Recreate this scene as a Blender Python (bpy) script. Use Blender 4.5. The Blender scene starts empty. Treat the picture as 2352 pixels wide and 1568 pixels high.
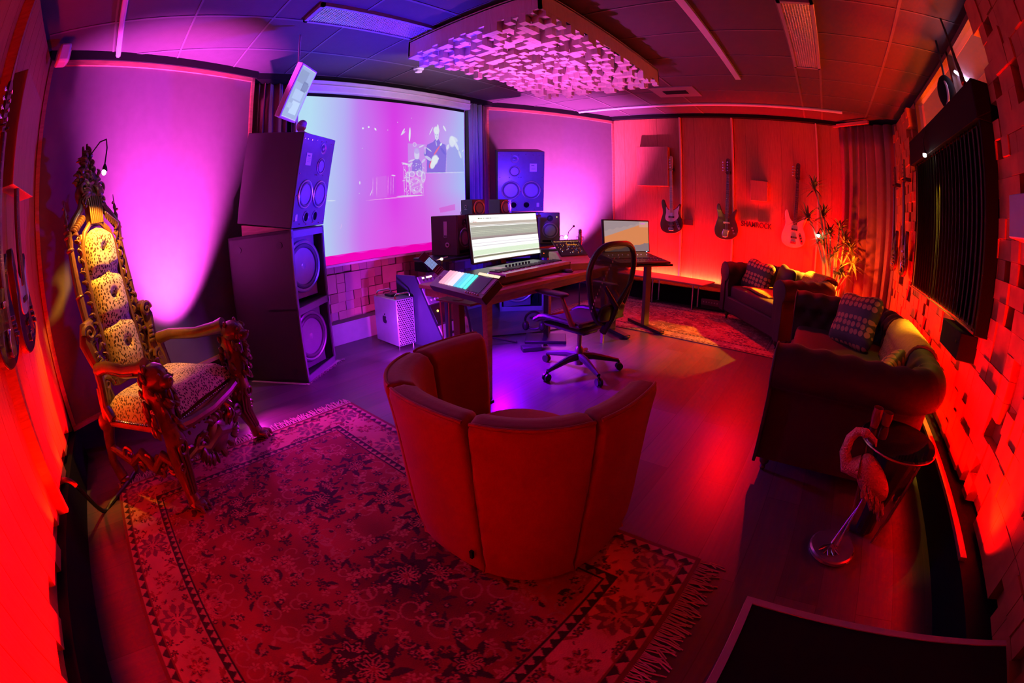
import bpy, math, random
import numpy as np
from mathutils import Vector, Matrix, Euler
random.seed(7); rng = np.random.default_rng(11)
SC = bpy.context.scene; COL = SC.collection
PI = math.pi
# ------------------------------------------------------------------ materials
MATS = {}
def mat(name, col, rough=.6, metal=0., emit=None, es=1., var=.12, vs=12., bump=0., bs=40., alpha=1., coat=0., sheen=0.):
    if name in MATS: return MATS[name]
    m = bpy.data.materials.new(name); m.use_nodes = True
    nt = m.node_tree; N = nt.nodes; L = nt.links; b = N['Principled BSDF']
    b.inputs['Roughness'].default_value = rough; b.inputs['Metallic'].default_value = metal
    b.inputs['Coat Weight'].default_value = coat
    if sheen:
        b.inputs['Sheen Weight'].default_value = sheen; b.inputs['Sheen Roughness'].default_value = .4
    tc = N.new('ShaderNodeTexCoord')
    nz = N.new('ShaderNodeTexNoise'); nz.inputs['Scale'].default_value = vs; nz.inputs['Detail'].default_value = 4
    L.new(tc.outputs['Object'], nz.inputs['Vector'])
    mx = N.new('ShaderNodeMix'); mx.data_type = 'RGBA'
    mx.inputs[6].default_value = (*[c*(1-var) for c in col], 1); mx.inputs[7].default_value = (*[min(1, c*(1+var)) for c in col], 1)
    L.new(nz.outputs['Fac'], mx.inputs[0]); L.new(mx.outputs[2], b.inputs['Base Color'])
    if bump:
        n2 = N.new('ShaderNodeTexNoise'); n2.inputs['Scale'].default_value = bs; n2.inputs['Detail'].default_value = 5
        L.new(tc.outputs['Object'], n2.inputs['Vector'])
        bp = N.new('ShaderNodeBump'); bp.inputs['Strength'].default_value = bump; bp.inputs['Distance'].default_value = .01
        L.new(n2.outputs['Fac'], bp.inputs['Height']); L.new(bp.outputs['Normal'], b.inputs['Normal'])
    if emit:
        b.inputs['Emission Color'].default_value = (*emit, 1); b.inputs['Emission Strength'].default_value = es
    b.inputs['Alpha'].default_value = alpha
    MATS[name] = m; return m

def mat_attr(name, emission=0., rough=.9, bump=0.):
    """colour comes from the surface's own woven / displayed pattern"""
    if name in MATS: return MATS[name]
    m = bpy.data.materials.new(name); m.use_nodes = True
    nt = m.node_tree; N = nt.nodes; L = nt.links; b = N['Principled BSDF']
    a = N.new('ShaderNodeAttribute'); a.attribute_name = 'Pat'
    if emission:
        b.inputs['Base Color'].default_value = (.02, .02, .02, 1)
        L.new(a.outputs['Color'], b.inputs['Emission Color']); b.inputs['Emission Strength'].default_value = emission
    else: L.new(a.outputs['Color'], b.inputs['Base Color'])
    b.inputs['Roughness'].default_value = rough
    if bump:
        tc = N.new('ShaderNodeTexCoord'); n2 = N.new('ShaderNodeTexNoise'); n2.inputs['Scale'].default_value = 160
        L.new(tc.outputs['Object'], n2.inputs['Vector']); bp = N.new('ShaderNodeBump'); bp.inputs['Strength'].default_value = bump
        bp.inputs['Distance'].default_value = .004; L.new(n2.outputs['Fac'], bp.inputs['Height']); L.new(bp.outputs['Normal'], b.inputs['Normal'])
    MATS[name] = m; return m

def mat_wood(name, c1, c2, rough=.4, scale=(1, 1, 1), bump=.15, coat=0.):
    """streaky grain stretched by scale"""
    if name in MATS: return MATS[name]
    m = bpy.data.materials.new(name); m.use_nodes = True
    nt = m.node_tree; N = nt.nodes; L = nt.links; b = N['Principled BSDF']
    b.inputs['Roughness'].default_value = rough; b.inputs['Coat Weight'].default_value = coat
    tc = N.new('ShaderNodeTexCoord'); mp = N.new('ShaderNodeMapping'); mp.inputs['Scale'].default_value = scale
    nz = N.new('ShaderNodeTexNoise'); nz.inputs['Scale'].default_value = 9; nz.inputs['Detail'].default_value = 7; nz.inputs['Distortion'].default_value = .6
    rp = N.new('ShaderNodeValToRGB'); rp.color_ramp.elements[0].color = (*c1, 1); rp.color_ramp.elements[1].color = (*c2, 1)
    rp.color_ramp.elements[0].position = .3; rp.color_ramp.elements[1].position = .7
    L.new(tc.outputs['Object'], mp.inputs['Vector']); L.new(mp.outputs['Vector'], nz.inputs['Vector'])
    L.new(nz.outputs['Fac'], rp.inputs['Fac']); L.new(rp.outputs['Color'], b.inputs['Base Color'])
    bp = N.new('ShaderNodeBump'); bp.inputs['Strength'].default_value = bump; bp.inputs['Distance'].default_value = .004
    L.new(nz.outputs['Fac'], bp.inputs['Height']); L.new(bp.outputs['Normal'], b.inputs['Normal'])
    MATS[name] = m; return m

def mat_floor():
    m = bpy.data.materials.new('laminate_floor'); m.use_nodes = True
    nt = m.node_tree; N = nt.nodes; L = nt.links; b = N['Principled BSDF']
    tc = N.new('ShaderNodeTexCoord'); mp = N.new('ShaderNodeMapping'); mp.inputs['Rotation'].default_value = (0, 0, PI/2)
    br = N.new('ShaderNodeTexBrick'); br.inputs['Scale'].default_value = 1; br.inputs['Brick Width'].default_value = 1.3; br.inputs['Row Height'].default_value = .19
    br.inputs['Mortar Size'].default_value = .0025; br.inputs['Color1'].default_value = (.12, .085, .075, 1); br.inputs['Color2'].default_value = (.06, .042, .038, 1); br.inputs['Mortar'].default_value = (.05, .04, .03, 1)
    L.new(tc.outputs['Object'], mp.inputs['Vector']); L.new(mp.outputs['Vector'], br.inputs['Vector'])
    m2 = N.new('ShaderNodeMapping'); m2.inputs['Scale'].default_value = (18, 1.2, 1)
    nz = N.new('ShaderNodeTexNoise'); nz.inputs['Scale'].default_value = 3; nz.inputs['Detail'].default_value = 8
    L.new(tc.outputs['Object'], m2.inputs['Vector']); L.new(m2.outputs['Vector'], nz.inputs['Vector'])
    mx = N.new('ShaderNodeMix'); mx.data_type = 'RGBA'; mx.blend_type = 'MULTIPLY'; mx.inputs[0].default_value = .7
    L.new(br.outputs['Color'], mx.inputs[6]); L.new(nz.outputs['Color'], mx.inputs[7])
    g = N.new('ShaderNodeGamma'); g.inputs[1].default_value = .8; L.new(mx.outputs[2], g.inputs[0]); L.new(g.outputs[0], b.inputs['Base Color'])
    b.inputs['Roughness'].default_value = .34
    bp = N.new('ShaderNodeBump'); bp.inputs['Strength'].default_value = .12; bp.inputs['Distance'].default_value = .003
    L.new(nz.outputs['Fac'], bp.inputs['Height']); L.new(bp.outputs['Normal'], b.inputs['Normal'])
    return m

def emi(name, col, s):
    return mat(name, (.02, .02, .02), .5, emit=col, es=s)

BLACK = mat('black_paint', (.018, .018, .02), .45)
BLACKM = mat('matt_black', (.008, .008, .009), .9)
BLACKM.node_tree.nodes['Principled BSDF'].inputs['Specular IOR Level'].default_value = .15
PLAST = mat('dark_plastic', (.03, .03, .034), .35)
STEEL = mat('brushed_steel', (.62, .62, .64), .28, 1.)
CHROME = mat('chrome', (.8, .8, .82), .12, 1.)
WHITE = mat('white_paint', (.75, .75, .75), .5)
# ------------------------------------------------------------------ mesh helper
class MB:
    def __init__(s): s.v = []; s.f = []; s.mi = []; s.cur = 0
    def add(s, vs, fs, M=None):
        o = len(s.v)
        s.v += [tuple(M @ Vector(p)) if M else tuple(p) for p in vs]
        s.f += [tuple(i+o for i in f) for f in fs]; s.mi += [s.cur]*len(fs); return s
    def box(s, x0, x1, y0, y1, z0, z1, M=None):
        return s.add([(x0,y0,z0),(x1,y0,z0),(x1,y1,z0),(x0,y1,z0),(x0,y0,z1),(x1,y0,z1),(x1,y1,z1),(x0,y1,z1)],
                     [(0,3,2,1),(4,5,6,7),(0,1,5,4),(1,2,6,5),(2,3,7,6),(3,0,4,7)], M)
    def cbox(s, c, sz, M=None):
        return s.box(c[0]-sz[0]/2, c[0]+sz[0]/2, c[1]-sz[1]/2, c[1]+sz[1]/2, c[2]-sz[2]/2, c[2]+sz[2]/2, M)
    def tube(s, pts, r, n=8, cap=True, M=None, flat=1.):
        pts = [Vector(p) for p in pts]; rs = r if isinstance(r, (list, tuple)) else [r]*len(pts)
        vs = []; fs = []; up = Vector((0, 0, 1)); prev = None
        for i, p in enumerate(pts):
            d = (pts[min(i+1, len(pts)-1)]-pts[max(i-1, 0)]).normalized()
            if prev is None:
                a = up if abs(d.z) < .9 else Vector((1, 0, 0)); u = d.cross(a).normalized()
            else: u = (prev-d*prev.dot(d)).normalized()
            prev = u; w = d.cross(u)
            for k in range(n):
                t = 2*PI*k/n; vs.append(p+u*math.cos(t)*rs[i]+w*math.sin(t)*rs[i]*flat)
        for i in range(len(pts)-1):
            for k in range(n):
                a = i*n+k; b = i*n+(k+1) % n; fs.append((a, b, b+n, a+n))
        if cap: fs.append(tuple(range(n))[::-1]); fs.append(tuple(range((len(pts)-1)*n, len(pts)*n)))
        return s.add(vs, fs, M)
    def cyl(s, p0, p1, r0, r1=None, n=16, M=None): return s.tube([p0, p1], [r0, r0 if r1 is None else r1], n, True, M)
    def lathe(s, prof, M=None, n=24):
        vs = []; fs = []
        for r, z in prof:
            for k in range(n): t = 2*PI*k/n; vs.append((r*math.cos(t), r*math.sin(t), z))
        for i in range(len(prof)-1):
            for k in range(n):
                a = i*n+k; b = i*n+(k+1) % n; fs.append((a, b, b+n, a+n))
        fs.append(tuple(range(n))[::-1]); fs.append(tuple(range((len(prof)-1)*n, len(prof)*n)))
        return s.add(vs, fs, M)
    def prism(s, poly, z0, z1, M=None):
        n = len(poly); vs = [(x, y, z0) for x, y in poly]+[(x, y, z1) for x, y in poly]
        fs = [tuple(range(n))[::-1], tuple(range(n, 2*n))]+[(i, (i+1) % n, (i+1) % n+n, i+n) for i in range(n)]
        return s.add(vs, fs, M)
    def ball(s, c, r, n=16, M=None):
        r = r if isinstance(r, (tuple, list)) else (r, r, r); vs = []; fs = []; m = n//2
        for i in range(m+1):
            a = PI*i/m
            for k in range(n): t = 2*PI*k/n; vs.append((c[0]+r[0]*math.sin(a)*math.cos(t), c[1]+r[1]*math.sin(a)*math.sin(t), c[2]+r[2]*math.cos(a)))
        for i in range(m):
            for k in range(n):
                a = i*n+k; b = i*n+(k+1) % n; fs.append((a, a+n, b+n, b))
        return s.add(vs, fs, M)
    def ring(s, c, R, r, M=None, n=32, k=8, sx=1.):
        vs = []; fs = []
        for i in range(n):
            t = 2*PI*i/n
            for j in range(k):
                a = 2*PI*j/k; q = R+r*math.cos(a); vs.append((c[0]+q*math.cos(t)*sx, c[1]+q*math.sin(t), c[2]+r*math.sin(a)))
        for i in range(n):
            for j in range(k):
                a = i*k+j; b = i*k+(j+1) % k; c2 = ((i+1) % n)*k; fs.append((a, c2+j, c2+(j+1) % k, b))
        return s.add(vs, fs, M)
    def surf(s, fn, nu, nv, M=None, cu=False, cv=False):
        vs = [fn(i/(nu if cu else nu-1), j/(nv if cv else nv-1)) for i in range(nu) for j in range(nv)]; fs = []
        for i in range(nu if cu else nu-1):
            for j in range(nv if cv else nv-1):
                a = i*nv+j; b = i*nv+(j+1) % nv; c = ((i+1) % nu)*nv; fs.append((a, c+j, c+(j+1) % nv, b))
        return s.add(vs, fs, M)
    def build(s, name, m, parent=None, bevel=0., sub=0, smooth=True, ang=35, loc=None, rot=None, seg=2):
        me = bpy.data.meshes.new(name); me.from_pydata(s.v, [], s.f)
        ms = m if isinstance(m, list) else [m]
        for q in ms: me.materials.append(q)
        if len(ms) > 1: me.polygons.foreach_set('material_index', s.mi)
        me.validate(); me.update()
        import bmesh
        bm = bmesh.new(); bm.from_mesh(me); bmesh.ops.recalc_face_normals(bm, faces=bm.faces); bm.to_mesh(me); bm.free()
        if smooth:
            me.shade_smooth(); me.set_sharp_from_angle(angle=math.radians(ang))
        o = bpy.data.objects.new(name, me); COL.objects.link(o)
        if parent: o.parent = parent
        if loc: o.location = loc
        if rot: o.rotation_euler = rot
        if bevel:
            b = o.modifiers.new('bevel', 'BEVEL'); b.width = bevel; b.segments = seg; b.limit_method = 'ANGLE'; b.angle_limit = math.radians(40)
        if sub:
            b = o.modifiers.new('sub', 'SUBSURF'); b.levels = sub; b.render_levels = sub
        return o
def tag(o, label=None, cat=None, group=None, kind=None):
    if label: o['label'] = label
    if cat: o['category'] = cat
    if group: o['group'] = group
    if kind: o['kind'] = kind
    return o
def thing(name, label, cat, loc=(0, 0, 0), rz=0., group=None, rot=None):
    o = bpy.data.objects.new(name, None); COL.objects.link(o); o.empty_display_size = .1
    o.location = loc; o.rotation_euler = rot if rot else (0, 0, rz)
    return tag(o, label, cat, group)
def dup(root, loc, rz, label, rot=None):
    def cp(o, par):
        c = o.copy(); COL.objects.link(c); c.parent = par
        for ch in o.children: cp(ch, c)
        return c
    kids = list(root.children)
    r = root.copy(); COL.objects.link(r); r.location = loc; r.rotation_euler = rot if rot else (0, 0, rz); r['label'] = label
    for ch in kids: cp(ch, r)
    return r
SPLIT = {'clamp', 'hanging_wire', 'side_fixing', 'baffle_screw', 'fader_cap', 'knob', 'encoder', 'foot', 'handle', 'status_light', 'string', 'fret', 'control_knob', 'arm_front', 'piping', 'small_knob', 'indicator', 'button_row', 'fader_light', 'side_print', 'label_print', 'display_strip', 'ear_cup', 'end_cap', 'lace_edge', 'claw', 'slot', 'riser', 'edge_trim', 'leg_frame', 'front_edge', 'nail_trim', 'hairpin', 'rubber_foot', 'castor', 'pedestal_leg', 'wheel'}
STUFF = {'fringe', 'tuft_button', 'feather', 'vent_hole', 'key_light', 'leaf_crown'}
def islands(mb):
    par = list(range(len(mb.v)))
    def fd(a):
        while par[a] != a: par[a] = par[par[a]]; a = par[a]
        return a
    for f in mb.f:
        r = fd(f[0])
        for q in f[1:]: par[fd(q)] = r
    g = {}
    for f in mb.f: g.setdefault(fd(f[0]), []).append(f)
    out = []
    for fs in g.values():
        ids = sorted({i for f in fs for i in f}); mp = {a: b for b, a in enumerate(ids)}; n = MB(); n.v = [mb.v[i] for i in ids]; n.f = [tuple(mp[i] for i in f) for f in fs]; n.mi = [0]*len(fs); out.append(n)
    return out
def part(name, mb, m, parent, label=None, **k):
    if name in SPLIT:
        isl = islands(mb)
        if 1 < len(isl) <= 100:
            for q in isl: o = q.build(name, m, parent, **k)
            return o
    o = mb.build(name, m, parent, **k)
    if name in STUFF: o['kind'] = 'stuff'
    if label: o['label'] = label
    return o
def struct(name, mb, m, **k): return tag(mb.build(name, m, None, **k), kind='structure')
def light(kind, loc, col, power, size=.1, rot=None, aim=None, spot=None, blend=.6, size_y=None):
    d = bpy.data.lights.new('lamp', kind); d.energy = power; d.color = col
    if kind == 'SPOT': d.spot_size = math.radians(spot); d.spot_blend = blend; d.shadow_soft_size = size
    elif kind == 'AREA':
        d.size = size
        if size_y: d.shape = 'RECTANGLE'; d.size_y = size_y
    else: d.shadow_soft_size = size
    o = bpy.data.objects.new('light', d); COL.objects.link(o); o.location = loc
    if aim: o.rotation_euler = (Vector(aim)-Vector(loc)).to_track_quat('-Z', 'Y').to_euler()
    elif rot: o.rotation_euler = rot
    return o
def frame(origin, ux, uy):
    """matrix whose local x runs along ux, y along uy"""
    x = Vector(ux).normalized(); y = Vector(uy); y = (y-x*y.dot(x)).normalized(); z = x.cross(y)
    M = Matrix.Identity(4)
    for i in range(3): M[i][0] = x[i]; M[i][1] = y[i]; M[i][2] = z[i]; M[i][3] = origin[i]
    return M
def pattern_plane(name, w, h, nx, ny, fn, m, parent=None, M=None, thick=0.):
    """flat sheet in local xy, its pattern stored per vertex; fn(X, Y) -> (n,3)"""
    xs = np.linspace(-w/2, w/2, nx); ys = np.linspace(-h/2, h/2, ny); X, Y = np.meshgrid(xs, ys)
    X = X.ravel(); Y = Y.ravel(); co = np.stack([X, Y, np.zeros_like(X)], 1)
    idx = np.arange(nx*ny).reshape(ny, nx)
    f = np.stack([idx[:-1, :-1], idx[:-1, 1:], idx[1:, 1:], idx[1:, :-1]], -1).reshape(-1, 4)
    me = bpy.data.meshes.new(name); me.vertices.add(len(co)); me.vertices.foreach_set('co', co.astype(np.float32).ravel())
    me.loops.add(f.size); me.loops.foreach_set('vertex_index', f.ravel().astype(np.int32))
    me.polygons.add(len(f)); me.polygons.foreach_set('loop_start', np.arange(0, f.size, 4, dtype=np.int32))
    me.update(calc_edges=True)
    a = me.color_attributes.new('Pat', 'FLOAT_COLOR', 'POINT'); c = np.ones((len(co), 4), np.float32); c[:, :3] = np.clip(fn(X, Y), 0, 1)
    a.data.foreach_set('color', c.ravel()); me.materials.append(m)
    o = bpy.data.objects.new(name, me); COL.objects.link(o)
    if parent: o.parent = parent
    if M is not None: o.matrix_local = M
    return o
def srgb(*c): return np.array([((x/255)/12.92 if x < 10 else ((x/255+.055)/1.055)**2.4) for x in c])

H = 2.825            # ceiling height
# ------------------------------------------------------------------ camera (15 mm fisheye)
cd = bpy.data.cameras.new('camera'); cam = bpy.data.objects.new('camera', cd); COL.objects.link(cam); SC.camera = cam
cd.type = 'PANO'; cd.panorama_type = 'FISHEYE_EQUISOLID'; cd.fisheye_lens = 15.651; cd.fisheye_fov = math.radians(200)
cd.sensor_width = 36; cd.sensor_height = 24; cd.sensor_fit = 'HORIZONTAL'
Rr = [[0.7713536327198295, 0.6362447720199336, -0.014358390133482134], [-0.17719309199327524, 0.2363808371493991, 0.9553673157369432], [0.6112415082762173, -0.734381842031686, 0.29507139585931186]]
cam.matrix_world = Matrix.Translation((0, 0, 1.285)) @ Matrix(Rr).transposed().to_4x4()
cd.clip_start = .02

# ------------------------------------------------------------------ room shell
FLOOR = mat_floor()
struct('floor', MB().box(-5, 1.7, -1.0, 6.9, -.1, 0), FLOOR)
TILE = mat('ceiling_tile', (.055, .05, .058), .75, bump=.25, bs=220)
struct('ceiling', MB().box(-5, 1.7, -1.0, 6.9, H, H+.1), TILE)
g = MB()
for x in (-4.09, -3.48, -2.88, -2.28, -1.68, -.14, .12, .745): g.box(x-.012, x+.012, -.75, 6.45, H-.006, H+.002)
for k in range(12):
    y = -.23+.6*k
    g.box(-4.45, 1.25, y-.008, y+.008, H-.005, H+.002)
struct('trim_1', g, mat('ceiling_grid', (.10, .10, .11), .6))
WALLP = mat('wall_paint', (.35, .35, .36), .85)
BWOOD = mat_wood('pale_panel_wood', (.42, .13, .055), (.56, .20, .09), .55, (14, 14, .7), .12)
CUBE = [mat_wood('block_wood', (.42, .09, .02), (.56, .14, .04), .6, (1, 1, 1), .2)]
# left wall (y = -.74): boards, with a box ledge
w = MB(); w.box(-3.4, 1.3, -.95, -.80, 0, H)
x = -3.3; k = 0
while x < 1.2:
    wd = .155; z0 = .27+.025*((k*7) % 5); w.box(x, x+wd-.004, -.80, -.755-.008*((k*3) % 3), z0, H-.06); x += wd; k += 1
struct('wall_left', w, BWOOD)
struct('baseboard_left', MB().box(-3.3, 1.0, -.82, -.735, 0, .25), BLACKM)
struct('trim_2', MB().box(-2.02, -1.985, -.76, -.69, .3, H-.05), mat_wood('red_wood', (.30, .12, .07), (.45, .2, .12), .45, (1, 1, 8), .1))
# far wall (y = 6.45) of tall wooden boards in segments with recesses
w = MB(); w.box(-4.6, 1.6, 6.56, 6.75, 0, H)
segs = [(-3.2, -2.09, 6.45), (-2.05, -1.28, 6.44), (-1.24, .005, 6.45), (.03, .42, 6.44)]
for x0, x1, yy in segs:
    n = round((x1-x0)/.19); d = (x1-x0)/n
    for i in range(n): w.box(x0+i*d+.0006, x0+(i+1)*d-.0006, yy+.0015*((i*5) % 3), 6.58, .0, 2.76)
struct('wall_far', w, BWOOD, smooth=False)
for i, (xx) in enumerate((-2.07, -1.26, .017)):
    struct('trim_%d' % (3+i), MB().box(xx-.012, xx+.012, 6.395, 6.56, .27, 2.76), mat('lit_edge_batten', (.8, .45, .35), .5))  # battens paled to carry the bright light along the panel edges
# screen wall (x = -4.45) faced with end-grain blocks below the screen
w = MB(); w.box(-4.7, -4.45, -1., 6.8, 0, H); struct('wall_screen', w, WALLP)
def blockwall(y0, y1, z0, z1, sz, put, lo=.0, hi=.06, skip=0., big=.25):
    """end-grain wooden block cladding; put(a, b, z0, z1, depth)"""
    ny = int((y1-y0)/sz); nz = int((z1-z0)/sz); used = np.zeros((ny+1, nz+1), bool)
    for i in range(ny):
        for j in range(nz):
            if used[i, j]: continue
            wI = 2 if (random.random() < big and i+1 < ny and j+1 < nz and not used[i+1, j] and not used[i, j+1] and not used[i+1, j+1]) else 1
            used[i:i+wI, j:j+wI] = True
            put(y0+i*sz, y0+(i+wI)*sz, z0+j*sz, z0+(j+wI)*sz, random.uniform(lo, hi) if random.random() > skip else lo*.3)
w = MB()
def putS(a, b, c, d, e): w.cur = random.randint(0, 2); w.box(-4.3, -4.175+e, a+.001, b-.001, c+.001, d-.001)
blockwall(1.25, 4.5, .21, 1.0, .10, putS, 0, .05, 0, .12)
struct('wall_block_facing', w, [mat('block_a', (.42, .24, .20), .6), mat('block_b', (.26, .12, .10), .6), mat('block_c', (.34, .20, .24), .6)], bevel=.003, smooth=False, seg=1)
struct('baseboard_screen', MB().box(-4.3, -4.0, 1.25, 4.5, 0, .22), mat('grey_plinth', (.3, .3, .32), .7))
# right wall (x = 1.22) of rough blocks, with window
WY0, WY1, WZ0, WZ1 = 2.3, 4.68, 2.0, 2.77
w = MB()
w.box(1.25, 1.32, -.95, WY0, 0, H); w.box(1.25, 1.32, WY1, 6.8, 0, H); w.box(1.25, 1.32, WY0, WY1, 0, WZ0); w.box(1.25, 1.32, WY0, WY1, WZ1, H)
def putR(a, b, c, d, e):
    if b > WY0+.02 and a < WY1-.02 and d > WZ0+.05 and c < WZ1-.02: return
    e = .004 if e < .03 else .06+random.random()**3*.018; w.box(1.18-e, 1.26, a+.001, b-.001, c+.001, d-.001)
blockwall(-.75, 5.95, .26, 2.80, .098, putR, .031, .085, .10, .10)
struct('wall_right', w, CUBE[0], smooth=False)
struct('baseboard_right', MB().box(.995, 1.3, -.75, 5.7, 0, .235), BLACKM)
struct('trim_6', MB().box(.99, 1.03, 1.45, 5.6, .235, .255), mat_wood('red_wood', (.3, .12, .07), (.45, .2, .12)))
# room behind the window: an orange-lit board wall with pipes
o = MB(); o.box(2.05, 2.15, 1.2, 9.2, 1.6, 3.1)
for i in range(22): o.box(2.0, 2.06, 1.2+i*.36, 1.2+i*.36+.33, 1.6, 3.1)
o.box(1.3, 2.1, 1.2, 9.2, 1.55, 1.6); o.box(1.3, 2.1, 1.2, 9.2, 3.1, 3.15); o.box(1.3, 2.1, 1.15, 1.2, 1.6, 3.1); o.box(1.3, 2.1, 9.2, 9.25, 1.6, 3.1)
struct('wall_next_room', o, mat_wood('orange_boards', (.5, .33, .2), (.62, .44, .28), .6, (1, 3, 1)))
w = MB()
for y in (WY0, WY0+.85, WY1-.045): w.box(1.2, 1.28, y, y+.045, WZ0, WZ1)
w.box(1.2, 1.28, WY0, WY1, WZ1-.04, WZ1); w.box(1.2, 1.28, WY0, WY1, WZ0, WZ0+.04)
w1 = struct('window_1', w, mat('window_wood', (.12, .05, .03), .5))
gl = mat('glass', (.9, .9, .9), .02, alpha=.12); part('pane', MB().box(1.238, 1.244, WY0, WY1, WZ0, WZ1), gl, w1)
t = thing('pipe', 'thick pipe with clamps running along the orange wall behind the window', 'pipe', (1.75, 0, 0))
part('pipe_run', MB().tube([(0, 1.3, 2.78), (0, 3.0, 2.74), (.02, 3.4, 2.66), (.02, 6.1, 2.62)], .055, 14), mat('ochre_pipe', (.45, .36, .2), .35), t)
m = MB()
for y in (2.2, 3.3, 4.5): m.ring((0, 0, 0), .06, .02, Matrix.Translation((.01, y, 2.76-.03*(y-2.2))) @ Matrix.Rotation(PI/2, 4, 'X'))
part('clamp', m, BLACKM, t)
# splayed fabric panels left and right of the screen
def panel(name, a, b, z0, z1, n):
    a = Vector((*a, 0)); b = Vector((*b, 0)); L = (b-a).length; ux = (b-a).normalized(); nrm = Vector((ux.y, -ux.x, 0))
    M = frame((a.x, a.y, 0), ux, (0, 0, 1)); m = MB(); m.box(.03, L-.03, z0+.03, z1-.035, -.06, -.008, M)   # local z points along -normal or +normal
    s = struct(name, m, mat('panel_fabric', (.12, .11, .12), .95, bump=.2, bs=500))
    f = MB(); f.box(0, L, z1-.04, z1, -.07, .012, M); f.box(0, .035, z0, z1, -.07, .012, M); f.box(L-.035, L, z0, z1, -.07, .012, M); f.box(0, L, z0, z0+.03, -.07, .02, M)
    p = part('frame', f, mat_wood('red_wood', (.30, .12, .07), (.45, .2, .12)), s)
    h = MB().box(-.02, L+.02, z1, H, -.1, .03, M); part('header', h, BLACKM, s); return s, M, L
PL = panel('wall_panel_left', (-3.17, -.75), (-4.07, 1.24), .26, 2.755, 0)
PR = panel('wall_panel_right', (-4.17, 4.53), (-3.215, 6.46), .26, 2.755, 0)
m = MB(); m.box(-4.5, -4.08, 1.2, 4.56, 2.755, H); m.box(-3.2, .4, 6.38, 6.6, 2.765, H)
struct('trim_7', m, BLACKM)
m = MB(); m.box(.3, 1.25, -.035, .0, 2.74, 2.78, frame((-.05, 6.85, 0), (.67, -.74, 0), (.74, .67, 0)))
struct('trim_8', m, mat_wood('red_wood', (.3, .12, .07), (.45, .2, .12)))
# ------------------------------------------------------------------ curtains
def curtain(label, p0, p1, z0, z1, amp, pleats, m, name='curtain', group=None, th=.012, dark=None):
    a = Vector((*p0, 0)); b = Vector((*p1, 0)); L = (b-a).length; ux = (b-a)/L; nn = Vector((-ux.y, ux.x, 0)); ph = random.random()*6
    def fn(u, v):
        s = u*L; w = math.sin(u*pleats*2*PI+ph)+.35*math.sin(u*pleats*4.3*PI+ph*2+v)
        p = a+ux*(s+.02*math.sin(v*3+u*9))+nn*amp*w*(.75+.25*v); return (p.x, p.y, z0+(z1-z0)*(1-v))
    o = MB().surf(fn, pleats*12, 10).build(name, m); s = o.modifiers.new('s', 'SOLIDIFY'); s.thickness = th
    return tag(o, label, 'curtain', group)
REDV = mat('red_velvet_curtain', (.30, .09, .07), .85, sheen=.3)
BLUEV = mat('grey_curtain', (.30, .30, .36), .85, sheen=.3)
curtain('dark red drape between left fabric panel and projector screen', (-4.22, 1.26), (-4.22, 1.68), .05, 2.75, .035, 5, REDV)
curtain('narrow grey drape hanging at left edge of projector screen', (-4.2, 1.72), (-4.2, 1.90), .9, 2.75, .02, 3, BLUEV)
curtain('grey drape lit blue at right edge of projector screen', (-4.16, 4.17), (-4.14, 4.40), .05, 2.75, .03, 4, BLUEV)
curtain('dark red drape between blue-lit drape and right fabric panel', (-4.15, 4.41), (-4.2, 4.56), .05, 2.75, .03, 3, REDV)
curtain('tall dark red drape hung diagonally in the corner behind the dracaena', (.36, 6.42), (1.2, 5.70), .05, 2.75, .03, 7, mat('corner_curtain', (.22, .08, .07), .9))

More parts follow.
